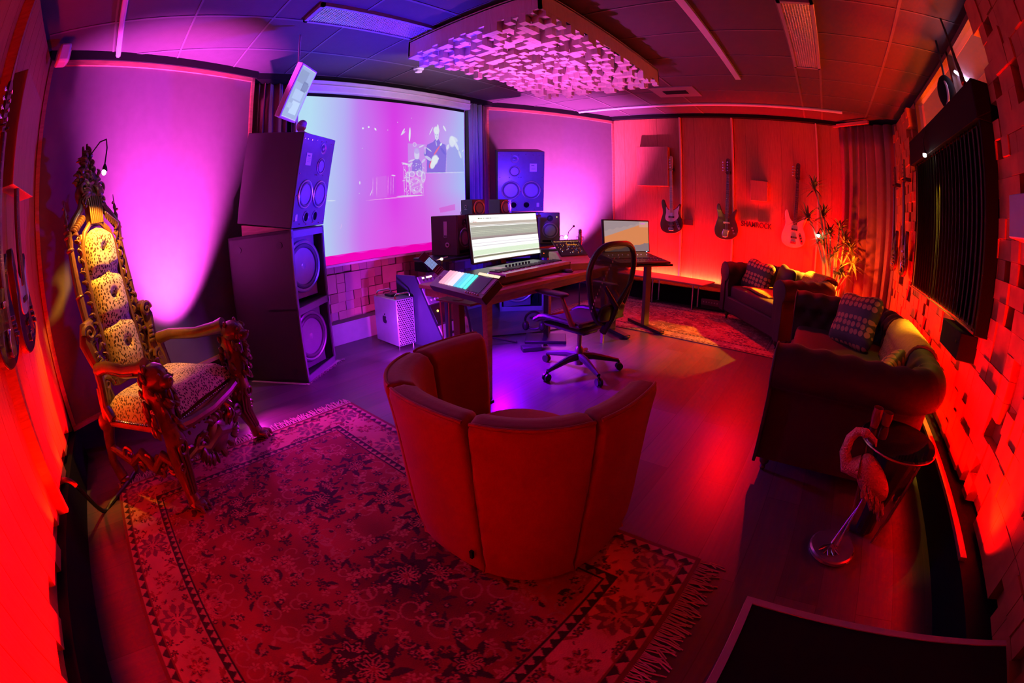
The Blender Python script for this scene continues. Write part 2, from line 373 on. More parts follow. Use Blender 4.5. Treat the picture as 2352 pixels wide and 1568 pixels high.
# ------------------------------------------------------------------ projector screen
def paint_show(X, Y):
    h, w = 1.71, 2.25; u = (X-.068)/w+.5; v = .5-(Y-.034)/h       # v down
    def mixc(a, b, t): t = np.clip(t, 0, 1)[:, None]; return a*(1-t)+b*t
    cy = srgb(190, 235, 255); pk = srgb(232, 60, 245); vi = srgb(190, 150, 255); lb = srgb(176, 205, 255)
    c = mixc(cy, vi, (u-.02)/.26); c = mixc(c, pk, (u-.20)/.28); c = mixc(c, srgb(225, 120, 250), (u-.5)/.2); c = mixc(c, lb, (u-.68)/.3)
    c = mixc(c, srgb(238, 95, 245), np.clip((v-.6)/.3, 0, 1)*np.clip((u-.1)/.3, 0, 1)*.7)
    c = mixc(c, srgb(205, 60, 230), np.clip((.22-v)/.22, 0, 1)*.45*np.clip((u-.25)/.2, 0, 1)*np.clip((1-u)/.3, 0, 1))
    def ell(x, y, rx, ry, col, a=1., rot=0., soft=.35):
        nonlocal c
        dx = u-x; dy = (v-y)*h/w; ca, sa = math.cos(rot), math.sin(rot); q = ((dx*ca+dy*sa)/rx)**2+((-dx*sa+dy*ca)/ry)**2
        k = np.clip((1+soft-q)/(2*soft), 0, 1)*a; c = c*(1-k[:, None])+np.array(col)*k[:, None]
    def poly(pts, col, a=1.):
        nonlocal c
        ins = np.zeros(len(u), bool); n = len(pts)
        for i in range(n):
            x1, y1 = pts[i]; x2, y2 = pts[(i+1) % n]
            if y1 != y2: ins ^= ((y1 > v) != (y2 > v)) & (u < (x2-x1)*(v-y1)/(y2-y1)+x1)
        k = ins*a; c = c*(1-k[:, None])+np.array(col)*k[:, None]
    def line(x0, y0, x1, y1, wd, col, a=1.):
        L = math.hypot(x1-x0, (y1-y0)*h/w); ell((x0+x1)/2, (y0+y1)/2, L/2, wd, col, a, math.atan2((y1-y0)*h/w, x1-x0), .2)
    wh = srgb(238, 248, 255); sh = srgb(120, 105, 228); s2 = srgb(150, 165, 240); sk = srgb(225, 225, 255)
    poly([(.576, .285), (.694, .285), (.694, .50), (.576, .50)], srgb(195, 185, 250), .45)
    for x, y in ((.304, .197), (.337, .187), (.376, .199)): ell(x, y, .005, .005, wh)
    ell(.376, .199, .009, .004, wh, .6, .8)
    for x, y in ((.6, .1), (.51, .14), (.45, .2), (.3, .33), (.28, .62)): ell(x, y, .0022, .0022, wh, .7)
    line(.59, .17, .586, .27, .006, wh, .9); line(.556, .18, .535, .225, .004, wh, .8); line(.56, .2, .53, .23, .004, wh, .6)
    line(.745, .15, .72, .21, .003, wh, .8); line(.78, .125, .782, .17, .006, wh, .9); line(.82, .13, .84, .17, .006, wh, .9); line(.96, .32, .975, .3, .003, wh, .7)
    # second player in pale shirt at the right
    poly([(.845, .33), (.87, .29), (.93, .28), (.965, .36), (.975, .47), (.84, .48)], s2, .55)
    ell(.885, .245, .022, .032, wh, .85); line(.90, .235, .935, .31, .010, wh, .8); line(.935, .31, .955, .37, .008, wh, .6); line(.86, .27, .845, .31, .009, wh, .7); ell(.90, .225, .03, .014, wh, .7, .3)
    # standing guitarist
    poly([(.745, .262), (.765, .235), (.785, .235), (.80, .262), (.836, .275), (.842, .34), (.833, .49), (.70, .49), (.702, .40), (.685, .36), (.705, .285)], sh, .82)
    poly([(.756, .19), (.76, .235), (.772, .252), (.785, .235), (.788, .19), (.772, .17)], sk, 1); ell(.771, .172, .021, .022, wh, .9); ell(.766, .205, .003, .003, sh, .7); ell(.778, .205, .003, .003, sh, .7); line(.768, .228, .776, .228, .0015, sh, .6)
    line(.765, .25, .772, .29, .004, sk, .6); line(.70, .31, .69, .37, .012, sh, .8); line(.69, .37, .735, .40, .009, sk, .8)
    line(.72, .455, .755, .385, .014, srgb(255, 55, 120), .95); line(.75, .36, .795, .285, .005, srgb(255, 120, 150), .9); ell(.757, .395, .022, .030, wh, 1, .5); ell(.742, .43, .016, .024, wh, .95, .5); ell(.775, .385, .012, .008, wh, .9, -.3)
    line(.795, .285, .81, .265, .006, wh, .9); line(.80, .30, .835, .35, .008, sh, .9)
    line(.678, .492, .975, .48, .0025, wh, .6)
    # drummer and kit
    ell(.634, .36, .017, .032, sk, .9); ell(.634, .335, .018, .016, srgb(200, 170, 250), .8); poly([(.605, .41), (.62, .395), (.65, .395), (.665, .42), (.67, .48), (.60, .48)], sh, .7); line(.605, .42, .575, .45, .006, sk, .8); line(.665, .42, .69, .39, .006, sk, .7)
    for x, y, rx, ry, a in ((.561, .43, .026, .005, .2), (.60, .405, .022, .004, -.3), (.716, .32, .022, .004, .5), (.69, .33, .006, .02, 0), (.665, .30, .018, .004, -.4), (.62, .29, .012, .012, 0), (.60, .50, .02, .016, 0), (.65, .495, .022, .018, 0), (.573, .52, .013, .028, 0), (.675, .52, .015, .03, 0)):
        ell(x, y, rx, ry, wh, .65, a)
        if ry > .01: ell(x, y, rx*.72, ry*.72, srgb(205, 130, 245), .75)
    ell(.622, .578, .041, .042, wh, .55); ell(.622, .578, .034, .035, srgb(222, 125, 246), .9)
    for k in range(6): line(.600+.009*k, .585-.004*k, .603+.009*k, .565-.004*k, .0024, wh, .5)
    line(.598, .60, .645, .585, .002, wh, .4)
    for k in range(70):
        x = .545+.13*rng.random(); y = .42+.22*rng.random(); a = rng.random()*3; L = .006+.016*rng.random(); line(x, y, x+L*math.cos(a), y+L*math.sin(a), .0016, wh, .75)
    for x in (.548, .56, .585, .66, .672): line(x, .44, x+.004*rng.random(), .65, .0016, wh, .6)
    line(.323, .668, .674, .652, .002, srgb(255, 190, 250), .8); line(.50, .652, .674, .648, .003, wh, .7)
    poly([(.375, .52), (.44, .51), (.44, .655), (.375, .655)], srgb(222, 120, 245), .5); poly([(.455, .52), (.5, .52), (.5, .645), (.455, .645)], srgb(200, 80, 235), .4)
    for x in (.36, .383, .45, .468, .482): line(x, .51+.02*rng.random(), x-.004, .64, .0018, srgb(248, 190, 255), .55)
    line(.34, .64, .355, .60, .002, wh, .7); line(.47, .508, .495, .512, .003, wh, .7); ell(.284, .553, .004, .008, wh, .7); line(.10, .652, .15, .655, .003, wh, .6); line(.17, .83, .178, .80, .002, srgb(245, 200, 255), .5)
    poly([(.78, .745), (.9, .72), (.9, .765), (.79, .78)], srgb(228, 80, 215), .6)
    e = v > .985; c[e] = srgb(255, 0, 190); k = e & (v < .99+.006*np.sin(u*50)); c[k] = srgb(250, 40, 215)
    return c
t = thing('projector_screen', 'white roll-down projection screen showing a concert on the far left wall', 'projector screen', (-4.12, 2.907, 1.706))
Ms = frame((0, 0, 0), (0, 1, 0), (0, 0, 1))
pattern_plane('projected_picture', 2.295, 1.778, 760, 580, paint_show, mat_attr('projected_light', .95), t, Ms)
m = MB(); m.box(-.012, -.002, -1.17, 1.16, -.90, .96)
part('screen_sheet', m, mat('screen_cloth', (.6, .5, .62), .8), t)
m = MB(); m.box(-.03, .07, -1.15, 1.20, .925, 1.055); m.box(-.03, .08, -1.15, 1.20, .985, 1.005)
part('black_border', MB().box(-.004, .002, -1.15, 1.15, .889, .925), BLACKM, t)
part('roller_housing', m, mat('housing_white', (.8, .8, .85), .4), t, bevel=.008)
part('bottom_bar', MB().box(-.012, .014, -1.15, 1.15, -.915, -.892), WHITE, t)
# ------------------------------------------------------------------ ceiling cloud
WB = mat_wood('cloud_wood', (.78, .62, .62), (.86, .76, .76), .6, (6, 6, 1), .1)
t = thing('acoustic_diffuser', 'large hanging wooden block diffuser on the ceiling glowing pink', 'acoustic panel', (-2.215, 3.195, 2.64))
m = MB(); hx, hy = .665, 1.005
m.box(-hx, hx, -hy, -hy+.02, 0, .14); m.box(-hx, hx, hy-.02, hy, 0, .14); m.box(-hx, -hx+.02, -hy, hy, 0, .14); m.box(hx-.02, hx, -hy, hy, 0, .14); m.box(-hx, hx, -hy, hy, .13, .15)
part('frame', m, WB, t, smooth=False)
m = MB(); s = .058; nx = int(2*hx/s); ny = int(2*hy/s); s1 = 2*hx/nx; s2 = 2*hy/ny
for i in range(nx):
    for j in range(ny):
        e = random.choice((.06, .03, .0, -.02, -.04, -.055, -.075)); m.box(-hx+i*s1+.001, -hx+(i+1)*s1-.001, -hy+j*s2+.001, -hy+(j+1)*s2-.001, e, .12)
part('block_field', m, WB, t, smooth=False)
m = MB()
for a in (-1, 1):
    for b in (-1, 1): m.cyl((a*.5, b*.8, .15), (a*.5, b*.8, H-2.64), .004, n=6)
part('hanging_wire', m, STEEL, t)
# ------------------------------------------------------------------ ceiling fittings
def troffer(label, x0, x1, y0, y1, m):
    t = thing('ceiling_light', label, 'ceiling light', ((x0+x1)/2, (y0+y1)/2, H))
    a = (x1-x0)/2; b = (y1-y0)/2; q = MB()
    q.box(-a, a, -b, -b+.03, -.03, 0); q.box(-a, a, b-.03, b, -.03, 0); q.box(-a, -a+.025, -b, b, -.03, 0); q.box(a-.025, a, -b, b, -.03, 0)
    part('fixture_frame', q, mat('fixture_paint', (.25, .25, .27), .5), t)
    part('reflector', MB().box(-a+.02, a-.02, -b+.02, b-.02, -.01, -.004), m, t)
    q = MB(); n = int(2*b/.02)
    for i in range(n): q.box(-a+.02, a-.02, -b+.03+i*.02, -b+.034+i*.02, -.024, -.012)
    for i in range(int(2*a/.02)): q.box(-a+.02+i*.02, -a+.024+i*.02, -b+.03, b-.03, -.024, -.012)
    part('louvre', q, mat('louvre_alu', (.8, .8, .82), .3, .6), t, smooth=False)
troffer('long ceiling light with metal grille beside the pink diffuser', -2.86, -2.56, 1.2, 2.42, mat('ref', (.9, .88, .9), .5, 0.))
troffer('long ceiling light with ribbed reflector over the right wall', -.14, .12, 2.8, 4.2, mat('ref', (.9, .88, .9), .5, 0.))
q = MB(); q.box(-.03, .03, -1.55, 1.55, -.03, 0); tr = tag(q.build('ceiling_track', mat('track_paint', (.5, .5, .5), .4), loc=(-.8, 3.1, H)), 'slim straight metal track on ceiling between diffuser and ribbed light', 'lighting track')
q = MB(); q.box(-.012, .012, -.81, .81, -.05, 0); q.box(-.02, .02, -.81, .81, -.04, 0)
tag(q.build('ceiling_track', mat('track_paint', (.5, .5, .5), .4), loc=(-2.6, -.18, H), rot=(0, 0, PI/2)), 'pink-lit straight metal track above the left fabric panel', 'lighting track')
q = MB(); q.tube([(-3.46, 5.81, H-.02), (-1.3, 5.79, H-.02), (.40, 5.78, H-.02)], .02, 8)
tag(q.build('ceiling_cable_duct', mat('duct', (.8, .75, .8), .4)), 'thin pale conduit crossing the ceiling in front of the wooden far wall', 'conduit')
t = thing('smoke_detector', 'small round white smoke detector on ceiling left of the diffuser', 'smoke detector', (-3.50, 2.80, H))
part('base', MB().lathe([(.055, 0), (.055, -.02), (.04, -.025)], None, 20), WHITE, t); part('sensor_head', MB().lathe([(.038, -.025), (.036, -.05), (.02, -.055)], None, 20), WHITE, t)
t = thing('ceiling_vent', 'square ceiling air vent with dark slot near the far wall', 'air vent', (-1.70, 5.18, H))
q = MB(); q.box(-.28, .28, -.22, .22, -.012, 0); part('plate', q, mat('vent_plate', (.22, .18, .18), .6), t)
part('slot', MB().box(-.15, .15, -.07, .07, -.018, -.01), BLACKM, t)
t = thing('wall_lamp', 'small pink-lit white box lamp in the upper left corner', 'lamp', (-3.0, -.62, 2.70), .4)
part('body', MB().box(-.06, .06, -.05, .05, -.07, .07), WHITE, t, bevel=.02)
part('lens', MB().box(-.045, .045, .05, .056, -.055, .02), mat('lens', (.8, .8, .8), .2), t)

# ------------------------------------------------------------------ hung monitor
P = [Vector(p) for p in ((-2.834, 1.238, 2.436), (-2.985, 1.428, 2.425), (-3.055, 1.262, 2.045), (-2.92, 1.078, 2.06))]
c0 = sum(P, Vector())/4; ux = ((P[1]-P[0])+(P[2]-P[3])).normalized(); uy = ((P[0]-P[3])+(P[1]-P[2])).normalized()
W_ = ((P[1]-P[0]).length+(P[2]-P[3]).length)/2; H_ = ((P[0]-P[3]).length+(P[1]-P[2]).length)/2
Mf = frame(c0, ux, uy)
if (Mf.to_3x3() @ Vector((0, 0, 1))).dot(Vector((0, 0, 1.285))-c0) < 0: print('flip')
t = thing('hanging_display', 'white framed display hung tilted from the ceiling above the left speaker tower', 'display'); t.matrix_world = Mf
def paint_hung(X, Y):
    c = np.tile(srgb(168, 190, 212), (len(X), 1))
    for (x0, x1, y0, y1, k) in ((-.8, .2, .35, .8, .9), (.0, .6, .1, .45, .75), (-.6, .5, -.25, .1, 1.12), (-.3, .6, -.75, -.3, 1.2), (-.7, -.2, -.6, -.4, 1.1), (.1, .7, .15, .4, .8)):
        c[(X/W_*2 > x0) & (X/W_*2 < x1) & (Y/H_*2 > y0) & (Y/H_*2 < y1)] = srgb(168*k, 190*k, 208*k)
    e = (np.abs(X) > W_*.44) | (np.abs(Y) > H_*.46); c[e] = srgb(240, 245, 235); return c
pattern_plane('screen', W_-.03, H_-.03, 40, 70, paint_hung, mat_attr('display_light', 1.), t, Matrix.Translation((0, 0, .006)))
part('casing', MB().box(-W_/2, W_/2, -H_/2, H_/2, -.045, .004), mat('casing_white', (.75, .72, .78), .4), t, bevel=.006)
q = MB(); q.cyl((0, .05, -.03), (-.02, .45, -.22), .009, n=8)
part('bracket', q, STEEL, t)

# ------------------------------------------------------------------ speaker towers
SPK = mat('speaker_black', (.16, .16, .18), .28, var=.2); SIDE = mat('speaker_side', (.03, .024, .028), .5)
CONE = mat('cone_paper', (.30, .31, .34), .35); RUB = mat('rubber_surround', (.12, .12, .13), .4)
DUST = mat('dust_cap', (.5, .5, .55), .15, .3)
def driver(parent, x, z, r, y=0., depth=.35, name='woofer'):
    """loudspeaker cone in the xz plane facing -y"""
    M = Matrix.Translation((x, y, z)) @ Matrix.Rotation(PI/2, 4, 'X')
    o = part(name, MB().ring((0, 0, .002), r*1.03, r*.09, M, 36, 8), mat('driver_frame', (.45, .46, .5), .3, .7), parent)
    part('surround', MB().ring((0, 0, .006), r*.86, r*.09, M, 36, 8), RUB, o)
    part('cone', MB().lathe([(r*.84, .006), (r*.5, -r*depth*.45), (r*.28, -r*depth*.7), (r*.26, -r*depth*.9)], M, 36), CONE, o)
    part('dust_cap', MB().ball((0, 0, -r*depth*.7), (r*.36, r*.36, r*.26), 20, M), DUST, o)
    return o
def tower(label, loc, rz, mir):
    # local frame: origin at the front face's middle on the floor, front faces -y
    t = thing('subwoofer_cabinet', label[0], 'subwoofer', loc, rz); w = .28; D = .67; HH = 1.243
    q = MB(); q.box(-w, w, 0.0, D, 0, .03); q.box(-w, w, 0, D, HH-.03, HH); q.box(-w, -w+.022, 0, D, 0, HH); q.box(w-.022, w, 0, D, 0, HH); q.box(-w, w, D-.02, D, 0, HH); q.box(-w, w, 0, .3, .60, .625)
    part('cabinet', q, SIDE, t, bevel=.004)
    q = MB()
    for z in (.025, .59, 1.20): q.box(-w, w, -.004, .01, z-.025, z+.03)
    q.box(-w, -w+.026, -.004, .01, 0, HH); q.box(w-.026, w, -.004, .01, 0, HH)
    part('front_edge', q, mat('edge_blue', (.2, .2, .24), .5), t)
    for z in (.31, .92):
        M = Matrix.Translation((mir*.05-mir*.09, .1, z)) @ Matrix.Rotation(mir*.20, 4, 'Z')
        b = part('baffle', MB().box(-.19, .17, 0, .02, -.265, .265, M), SPK, t)
        e = thing_part('driver_mount', t, M); driver(e, 0, 0, .20, -.004, .3)
        e2 = e
    part('dark_void', MB().box(-w+.03, w-.03, .3, .32, .03, HH-.03), BLACKM, t)
    q = MB()
    for zz in (1.13, .1):
        for yy in (.12, .55): q.cyl((-w-.004, yy, zz), (-w+.002, yy, zz), .028, n=16); q.cyl((w-.002, yy, zz), (w+.004, yy, zz), .028, n=16)
    part('side_fixing', q, BLACK, t)
    u = thing('studio_monitor', label[1], 'speaker'); h = .75; D = .56
    u.matrix_world = t.matrix_basis @ Matrix.Translation((0, 0.0, HH+.006)) @ Matrix.Rotation(math.radians(10.7), 4, 'X')
    part('cabinet', MB().box(-.28, .28, 0, D, 0, h), SIDE, u, bevel=.006)
    part('baffle', MB().box(-.276, .276, -.006, .004, .004, h-.004), SPK, u)
    X = lambda f: (f-.5)*.56*mir
    Z = lambda f: h*(1-f)
    driver(u, X(.28), Z(.645), .105, -.008); driver(u, X(.72), Z(.645), .105, -.008); driver(u, X(.36), Z(.33), .062, -.008, .35, 'midrange')
    M = Matrix.Translation((X(.36), -.006, Z(.13))) @ Matrix.Rotation(PI/2, 4, 'X')
    part('tweeter', MB().lathe([(.05, 0), (.048, .004), (.02, -.004), (.014, .006), (.003, .012)], M, 24), mat('tweeter_metal', (.35, .35, .4), .25, .5), u)
    for f in (.34, .62):
        M = Matrix.Translation((X(f), -.007, Z(.89))) @ Matrix.Rotation(PI/2, 4, 'X')
        p = part('bass_port', MB().ring((0, 0, 0), .042, .008, M, 28, 8), SPK, u); part('port_hole', MB().lathe([(.04, .0015), (.001, .0015)], M, 24), BLACKM, p)
    lab = mat('paper_label', (.75, .75, .78), .5)
    s = MB(); s.cbox((X(.76), -.008, Z(.27)), (.085, .004, .10)); part('label_plate', s, lab, u, bevel=.002)
    s = MB()
    for i in range(3): s.cbox((X(.76)-.02+.014*i, -.0108, Z(.235)), (.008, .001, .012))
    for i in range(3): s.cbox((X(.76), -.0108, Z(.26+.02*i)), (.05, .001, .002))
    part('label_print', s, BLACK, u)
    s = MB(); s.cbox((X(.87) if mir > 0 else X(.1)*-1, -.008, Z(.89)), (.03, .004, .05)); part('small_label', s, lab, u)
    s = MB()
    for f, g in ((.04, .06), (.13, .06), (.30, .05), (.45, .06), (.6, .05), (.75, .06), (.88, .06), (.96, .06), (.05, .43), (.25, .43), (.45, .43), (.5, .43), (.95, .43), (.5, .66), (.04, .66), (.96, .66), (.05, .96), (.2, .97), (.4, .96), (.6, .97), (.8, .96), (.95, .92)):
        s.ball((X(f), -.009, Z(g)), .006, 8)
    part('baffle_screw', s, CHROME, u)
    s = MB(); s.box(-.25, .25, .10, .5, -.012, -.004)
    return t, u
def thing_part(name, parent, M):
    """a bracket ring that carries a driver"""
    o = MB().ring((0, 0, 0), .215, .006, Matrix.Rotation(PI/2, 4, 'X'), 32, 6).build(name, SPK, parent); o.matrix_local = M; return o
_drv = driver
aL = math.atan2(.45, -.33)     # direction of the left cabinet's front edge
ux = Vector((-.33, .45, 0)).normalized()
# local x along ux, local -y is outward normal (.806,.59)
rzL = math.atan2(ux.y, ux.x)
tower(('tall dark double subwoofer with two big cones left of the projector screen', 'tilted blue-lit studio monitor on top of the left subwoofer cabinet'), (-3.415, 1.535, 0), rzL, -1)
ux = Vector((.35, .34, 0)).normalized()
TW2 = tower(('tall dark double subwoofer behind the desk right of the projector screen', 'blue-lit studio monitor on the right subwoofer in front of pink panel'), (-3.40, 4.29, 0), math.atan2(ux.y, ux.x), 1)
# wedge blocks under the tilted monitor, bust on top, mat fringe
ML = Matrix.Translation((-3.415, 1.535, 1.243)) @ Matrix.Rotation(rzL, 4, 'Z')
tag(MB().prism([(.02, 0), (.55, 0), (.55, .09)], -.22, .22, ML @ frame((0, 0, 0), (0, 1, 0), (0, 0, 1))).build('speaker_wedge', mat_wood('red_wood', (.3, .12, .07), (.45, .2, .12))), 'wooden wedge under the tilted left studio monitor', 'wedge')
t = thing('bust_figurine', 'small pink bust standing on top of the left studio monitor', 'figurine', (-3.44, 1.50, 1.997), -.6)
PINKC = mat('plaster', (.6, .45, .42), .5)
part('shoulders', MB().lathe([(.06, 0), (.075, .01), (.07, .035), (.035, .055), (.022, .07)], None, 20), PINKC, t)
part('head', MB().ball((0, 0, .105), (.038, .044, .05), 18), PINKC, t)
part('hair', MB().ball((0, .008, .125), (.041, .042, .036), 16), mat('plaster_hair', (.4, .28, .26), .6), t)
m = MB()
for i in range(70):
    f = i/69; p = Vector((-3.24, 1.28, 0)).lerp(Vector((-3.57, 1.83, 0)), f); a = random.uniform(.02, .05)
    m.tube([(p.x, p.y, .004), (p.x+a*.8, p.y+random.uniform(-.02, .02), .004)], .003, 4)
m.prism([(-3.22, 1.29), (-3.56, 1.80), (-4.0, 1.48), (-3.72, .93)], .0, .002)
tag(m.build('floor_mat', mat('mat_wool', (.5, .42, .4), .9)), 'fringed mat under the left subwoofer', 'mat')

# ------------------------------------------------------------------ rugs
def make_rug(w, h, seed, base, border, dark, light, bw=.30):
    r = np.random.default_rng(seed)
    def fn(X, Y):
        ax = w/2-np.abs(X); ay = h/2-np.abs(Y); e = np.minimum(ax, ay)
        c = np.tile(base, (len(X), 1)).astype(float); edge = e < bw; c[edge] = border
        # allover mottling
        def mottle(k, s):
            o = np.zeros_like(X)
            for i in range(6):
                a = r.uniform(-s, s, 2); o += np.sin(X*a[0]+Y*a[1]+r.uniform(0, 6))
            return o*k/6
        c *= (1+mottle(.7, 7)+mottle(.4, 22))[:, None]
        def flower(x, y, R, n, col, rot=0., f=.35, ring=None, core=None):
            k = (np.abs(X-x) < R*1.3) & (np.abs(Y-y) < R*1.3)
            if not k.any(): return
            dx = X[k]-x; dy = Y[k]-y; d = np.hypot(dx, dy); a = np.arctan2(dy, dx)+rot; rr = R*(1-f+f*np.cos(n*a)); cc = c[k]
            cc[d < rr] = col
            if ring is not None: cc[(d < rr*.78) & (d > rr*.66)] = ring
            if core is not None:
                r2 = R*.5*(1-f+f*np.cos((n+1)*a+.5)); cc[d < r2] = core; cc[d < r2*.35] = col
            c[k] = cc
        def leaf(x, y, L, Wd, rot, col):
            k = (np.abs(X-x) < L*1.2) & (np.abs(Y-y) < L*1.2)
            if not k.any(): return
            dx = X[k]-x; dy = Y[k]-y; a = dx*np.cos(rot)+dy*np.sin(rot); b = -dx*np.sin(rot)+dy*np.cos(rot); cc = c[k]
            cc[(np.abs(b+.25*L*(a/L)**2) < Wd*(1-(a/L)**2)) & (np.abs(a) < L)] = col; c[k] = cc
        def scroll(x, y, R, rot, col, wd=.006):
            k = (np.abs(X-x) < R*1.1) & (np.abs(Y-y) < R*1.1)
            if not k.any(): return
            dx = X[k]-x; dy = Y[k]-y; d = np.hypot(dx, dy); a = (np.arctan2(dy, dx)+rot) % (2*PI); cc = c[k]
            cc[np.abs(d-R*(.3+.7*a/(2*PI))) < wd] = col; c[k] = cc
        IW, IH = w/2-bw, h/2-bw
        # field
        n = int(560*w*h/4.5)
        for i in range(n):
            x = r.uniform(0, IW); y = r.uniform(-IH, IH); q = r.random(); rot = r.uniform(0, 6)
            for sx in (1, -1):
                if q < .14: scroll(sx*x, y, r.uniform(.025, .06), sx*rot, light*.8, .0035)
                elif q < .42: leaf(sx*x, y, r.uniform(.015, .04), .009, sx*rot, dark if q < .34 else light*.9)
                elif q < .75: flower(sx*x, y, r.uniform(.018, .034), 5, light if q < .64 else dark, rot, .3, None, base)
                else: flower(sx*x, y, r.uniform(.012, .022), 6, dark, rot, .2, None, light)
        for i in range(int(9*w*h/4.5)):
            x = r.uniform(.05, IW-.12); y = r.uniform(-IH+.1, IH-.1); rot = r.uniform(0, 6)
            for sx in (1, -1):
                R = r.uniform(.05, .10)
                for k in range(7): leaf(sx*x+R*.95*math.cos(rot+k*.9), y+R*.95*math.sin(rot+k*.9), R*.45, R*.16, rot+k*.9+.5, dark*.9)
                flower(sx*x, y, R*.8, 7, dark*.35, rot, .22, light*.8, None); flower(sx*x+R*.1, y, R*.5, 13, light, rot, .45, None, None); flower(sx*x+R*.1, y, R*.2, 5, base, rot)
                pass
        # border motifs
        mid = bw*.52
        def line(x0, y0, x1, y1):
            L = math.hypot(x1-x0, y1-y0); n = max(1, round(L/.27))
            for i in range(n+1):
                x = x0+(x1-x0)*i/n; y = y0+(y1-y0)*i/n; big = i % 2 == 0; th = math.atan2(y1-y0, x1-x0)
                if big:
                    flower(x, y, .095, 10, dark*2.2+border*.12, 0, .16, None, None); flower(x, y, .07, 8, border*.8, .3, .3, None, dark*1.6); flower(x, y, .03, 6, light, .3, .3)
                else: flower(x, y, .055, 7, base, .2, .25, dark, light)
                for s in (-1, 1):
                    for k in (-1, 1):
                        flower(x+.105*s*math.cos(th)+.075*k*math.sin(th), y+.105*s*math.sin(th)-.075*k*math.cos(th), .02, 6, dark, 0, .2, None, base)
                        leaf(x+.07*s*math.cos(th)+.085*k*math.sin(th), y+.07*s*math.sin(th)-.085*k*math.cos(th), .028, .008, th+s*k*.7, base*.8)
        X0, Y0 = w/2-mid, h/2-mid
        for i in range(int(420*(w+h)/4.3)):
            d_ = r.uniform(.075, bw-.06)
            if r.random() < h/(w+h): x = w/2-d_; y = r.uniform(-h/2+.07, h/2-.07)
            else: y = h/2-d_; x = r.uniform(-w/2+.07, w/2-.07)
            q = r.random(); rot = r.uniform(0, 6); L = r.uniform(.010, .024); cc_ = base*.9 if q < .5 else (dark*1.3 if q < .8 else light)
            for s in (-1, 1):
                if r.random() < .75: leaf(s*x, s*y, L, L*.32, rot, cc_)
                else: flower(s*x, s*y, L*.6, 5, cc_, rot, .3)
        for s in (-1, 1): line(-X0, s*Y0, X0, s*Y0); line(s*X0, -Y0+.27, s*X0, Y0-.27)
        # guard stripes
        along = np.where(ax < ay, Y, X)
        def stripe(a, b, c1, c2=None, per=.05, tri=False):
            k = (e >= a) & (e < b); c[k] = c1
            if c2 is not None:
                ph = (along/per) % 1.; k2 = k & ((ph < .5) if not tri else ((np.abs(ph-.5)*2) > (e-a)/(b-a))); c[k2] = c2
        stripe(0, .02, base*.5); stripe(.02, .055, dark*.6, border*.9, .06, True); stripe(.055, .062, base*.6)
        stripe(bw-.045, bw-.038, dark*.4); stripe(bw-.038, bw-.008, border*.9, dark*.5, .045, True); stripe(bw-.008, bw, dark*.3)
        return np.clip(c, 0, 1)
    return fn
RUGM = mat_attr('woven_rug', 0., .95, .5)
t = thing('persian_rug', 'large worn patterned rug under the round armchair and the carved throne', 'rug', (-1.40, .45, .009))
pattern_plane('pile', 2.46, 1.83, 560, 420, make_rug(2.46, 1.83, 5, np.array([.30, .045, .028]), np.array([.52, .25, .14]), np.array([.045, .018, .02]), np.array([.52, .19, .12]), .30), RUGM, t)
part('backing', MB().box(-1.23, 1.23, -.915, .915, -.009, -.001), mat('jute', (.25, .18, .13), .95), t)
m = MB()
for s in (-1, 1):
    for i in range(240):
        y = -.91+1.82*i/239; L = random.uniform(.07, .12); m.tube([(s*1.228, y, -.003), (s*(1.228+L*.5), y+random.uniform(-.012, .012), -.003), (s*(1.228+L), y+random.uniform(-.02, .02), -.006)], .0032, 4)
part('fringe', m, mat('fringe_cotton', (.62, .52, .42), .95), t)
t = thing('persian_rug', 'pale orange patterned rug before the far sofa and low table', 'rug', (-1.62, 5.08, .007), -.03)
pattern_plane('pile', 2.9, 1.55, 480, 260, make_rug(2.9, 1.55, 9, np.array([.34, .11, .05]), np.array([.42, .24, .14]), np.array([.12, .04, .03]), np.array([.60, .36, .2]), .24), RUGM, t)
part('backing', MB().box(-1.45, 1.45, -.775, .775, -.007, -.001), MATS['jute'], t)
# ------------------------------------------------------------------ shared shapes
def sgp(c, e): return math.copysign(abs(c)**e, c)
def pillow_shape(m, c, sz, e1=.5, e2=.5, n=28, M=None, puff=None):
    def fn(u, v):
        a = (v-.5)*PI; t = u*2*PI; ca = sgp(math.cos(a), e1)
        x = sz[0]/2*ca*sgp(math.cos(t), e2); y = sz[1]/2*ca*sgp(math.sin(t), e2); z = sz[2]/2*sgp(math.sin(a), e1)
        if puff: z *= puff(x, y)
        return (c[0]+x, c[1]+y, c[2]+z)
    return m.surf(fn, n, n//2+1, M, cu=True)
def smooth_poly(pts, k=5):
    out = []; n = len(pts)
    for i in range(n):
        p0, p1, p2, p3 = (Vector(pts[(i+j-1) % n]) for j in range(4))
        for q in range(k):
            t = q/k; out.append(tuple(.5*((2*p1)+(-p0+p2)*t+(2*p0-5*p1+4*p2-p3)*t*t+(-p0+3*p1-3*p2+p3)*t**3)))
    return out
def spiral(m, c, R, turns, r, M=None, ph=0., n=22, sgn=1):
    """a carved scroll lying in the local xz plane"""
    pts = []; rr = []
    for i in range(n+1):
        f = i/n; a = ph+sgn*turns*2*PI*f; q = R*(1-.86*f); pts.append((c[0]+q*math.cos(a), c[1]-.006*f, c[2]+q*math.sin(a))); rr.append(r*(1-.45*f))
    return m.tube(pts, rr, 6, True, M)
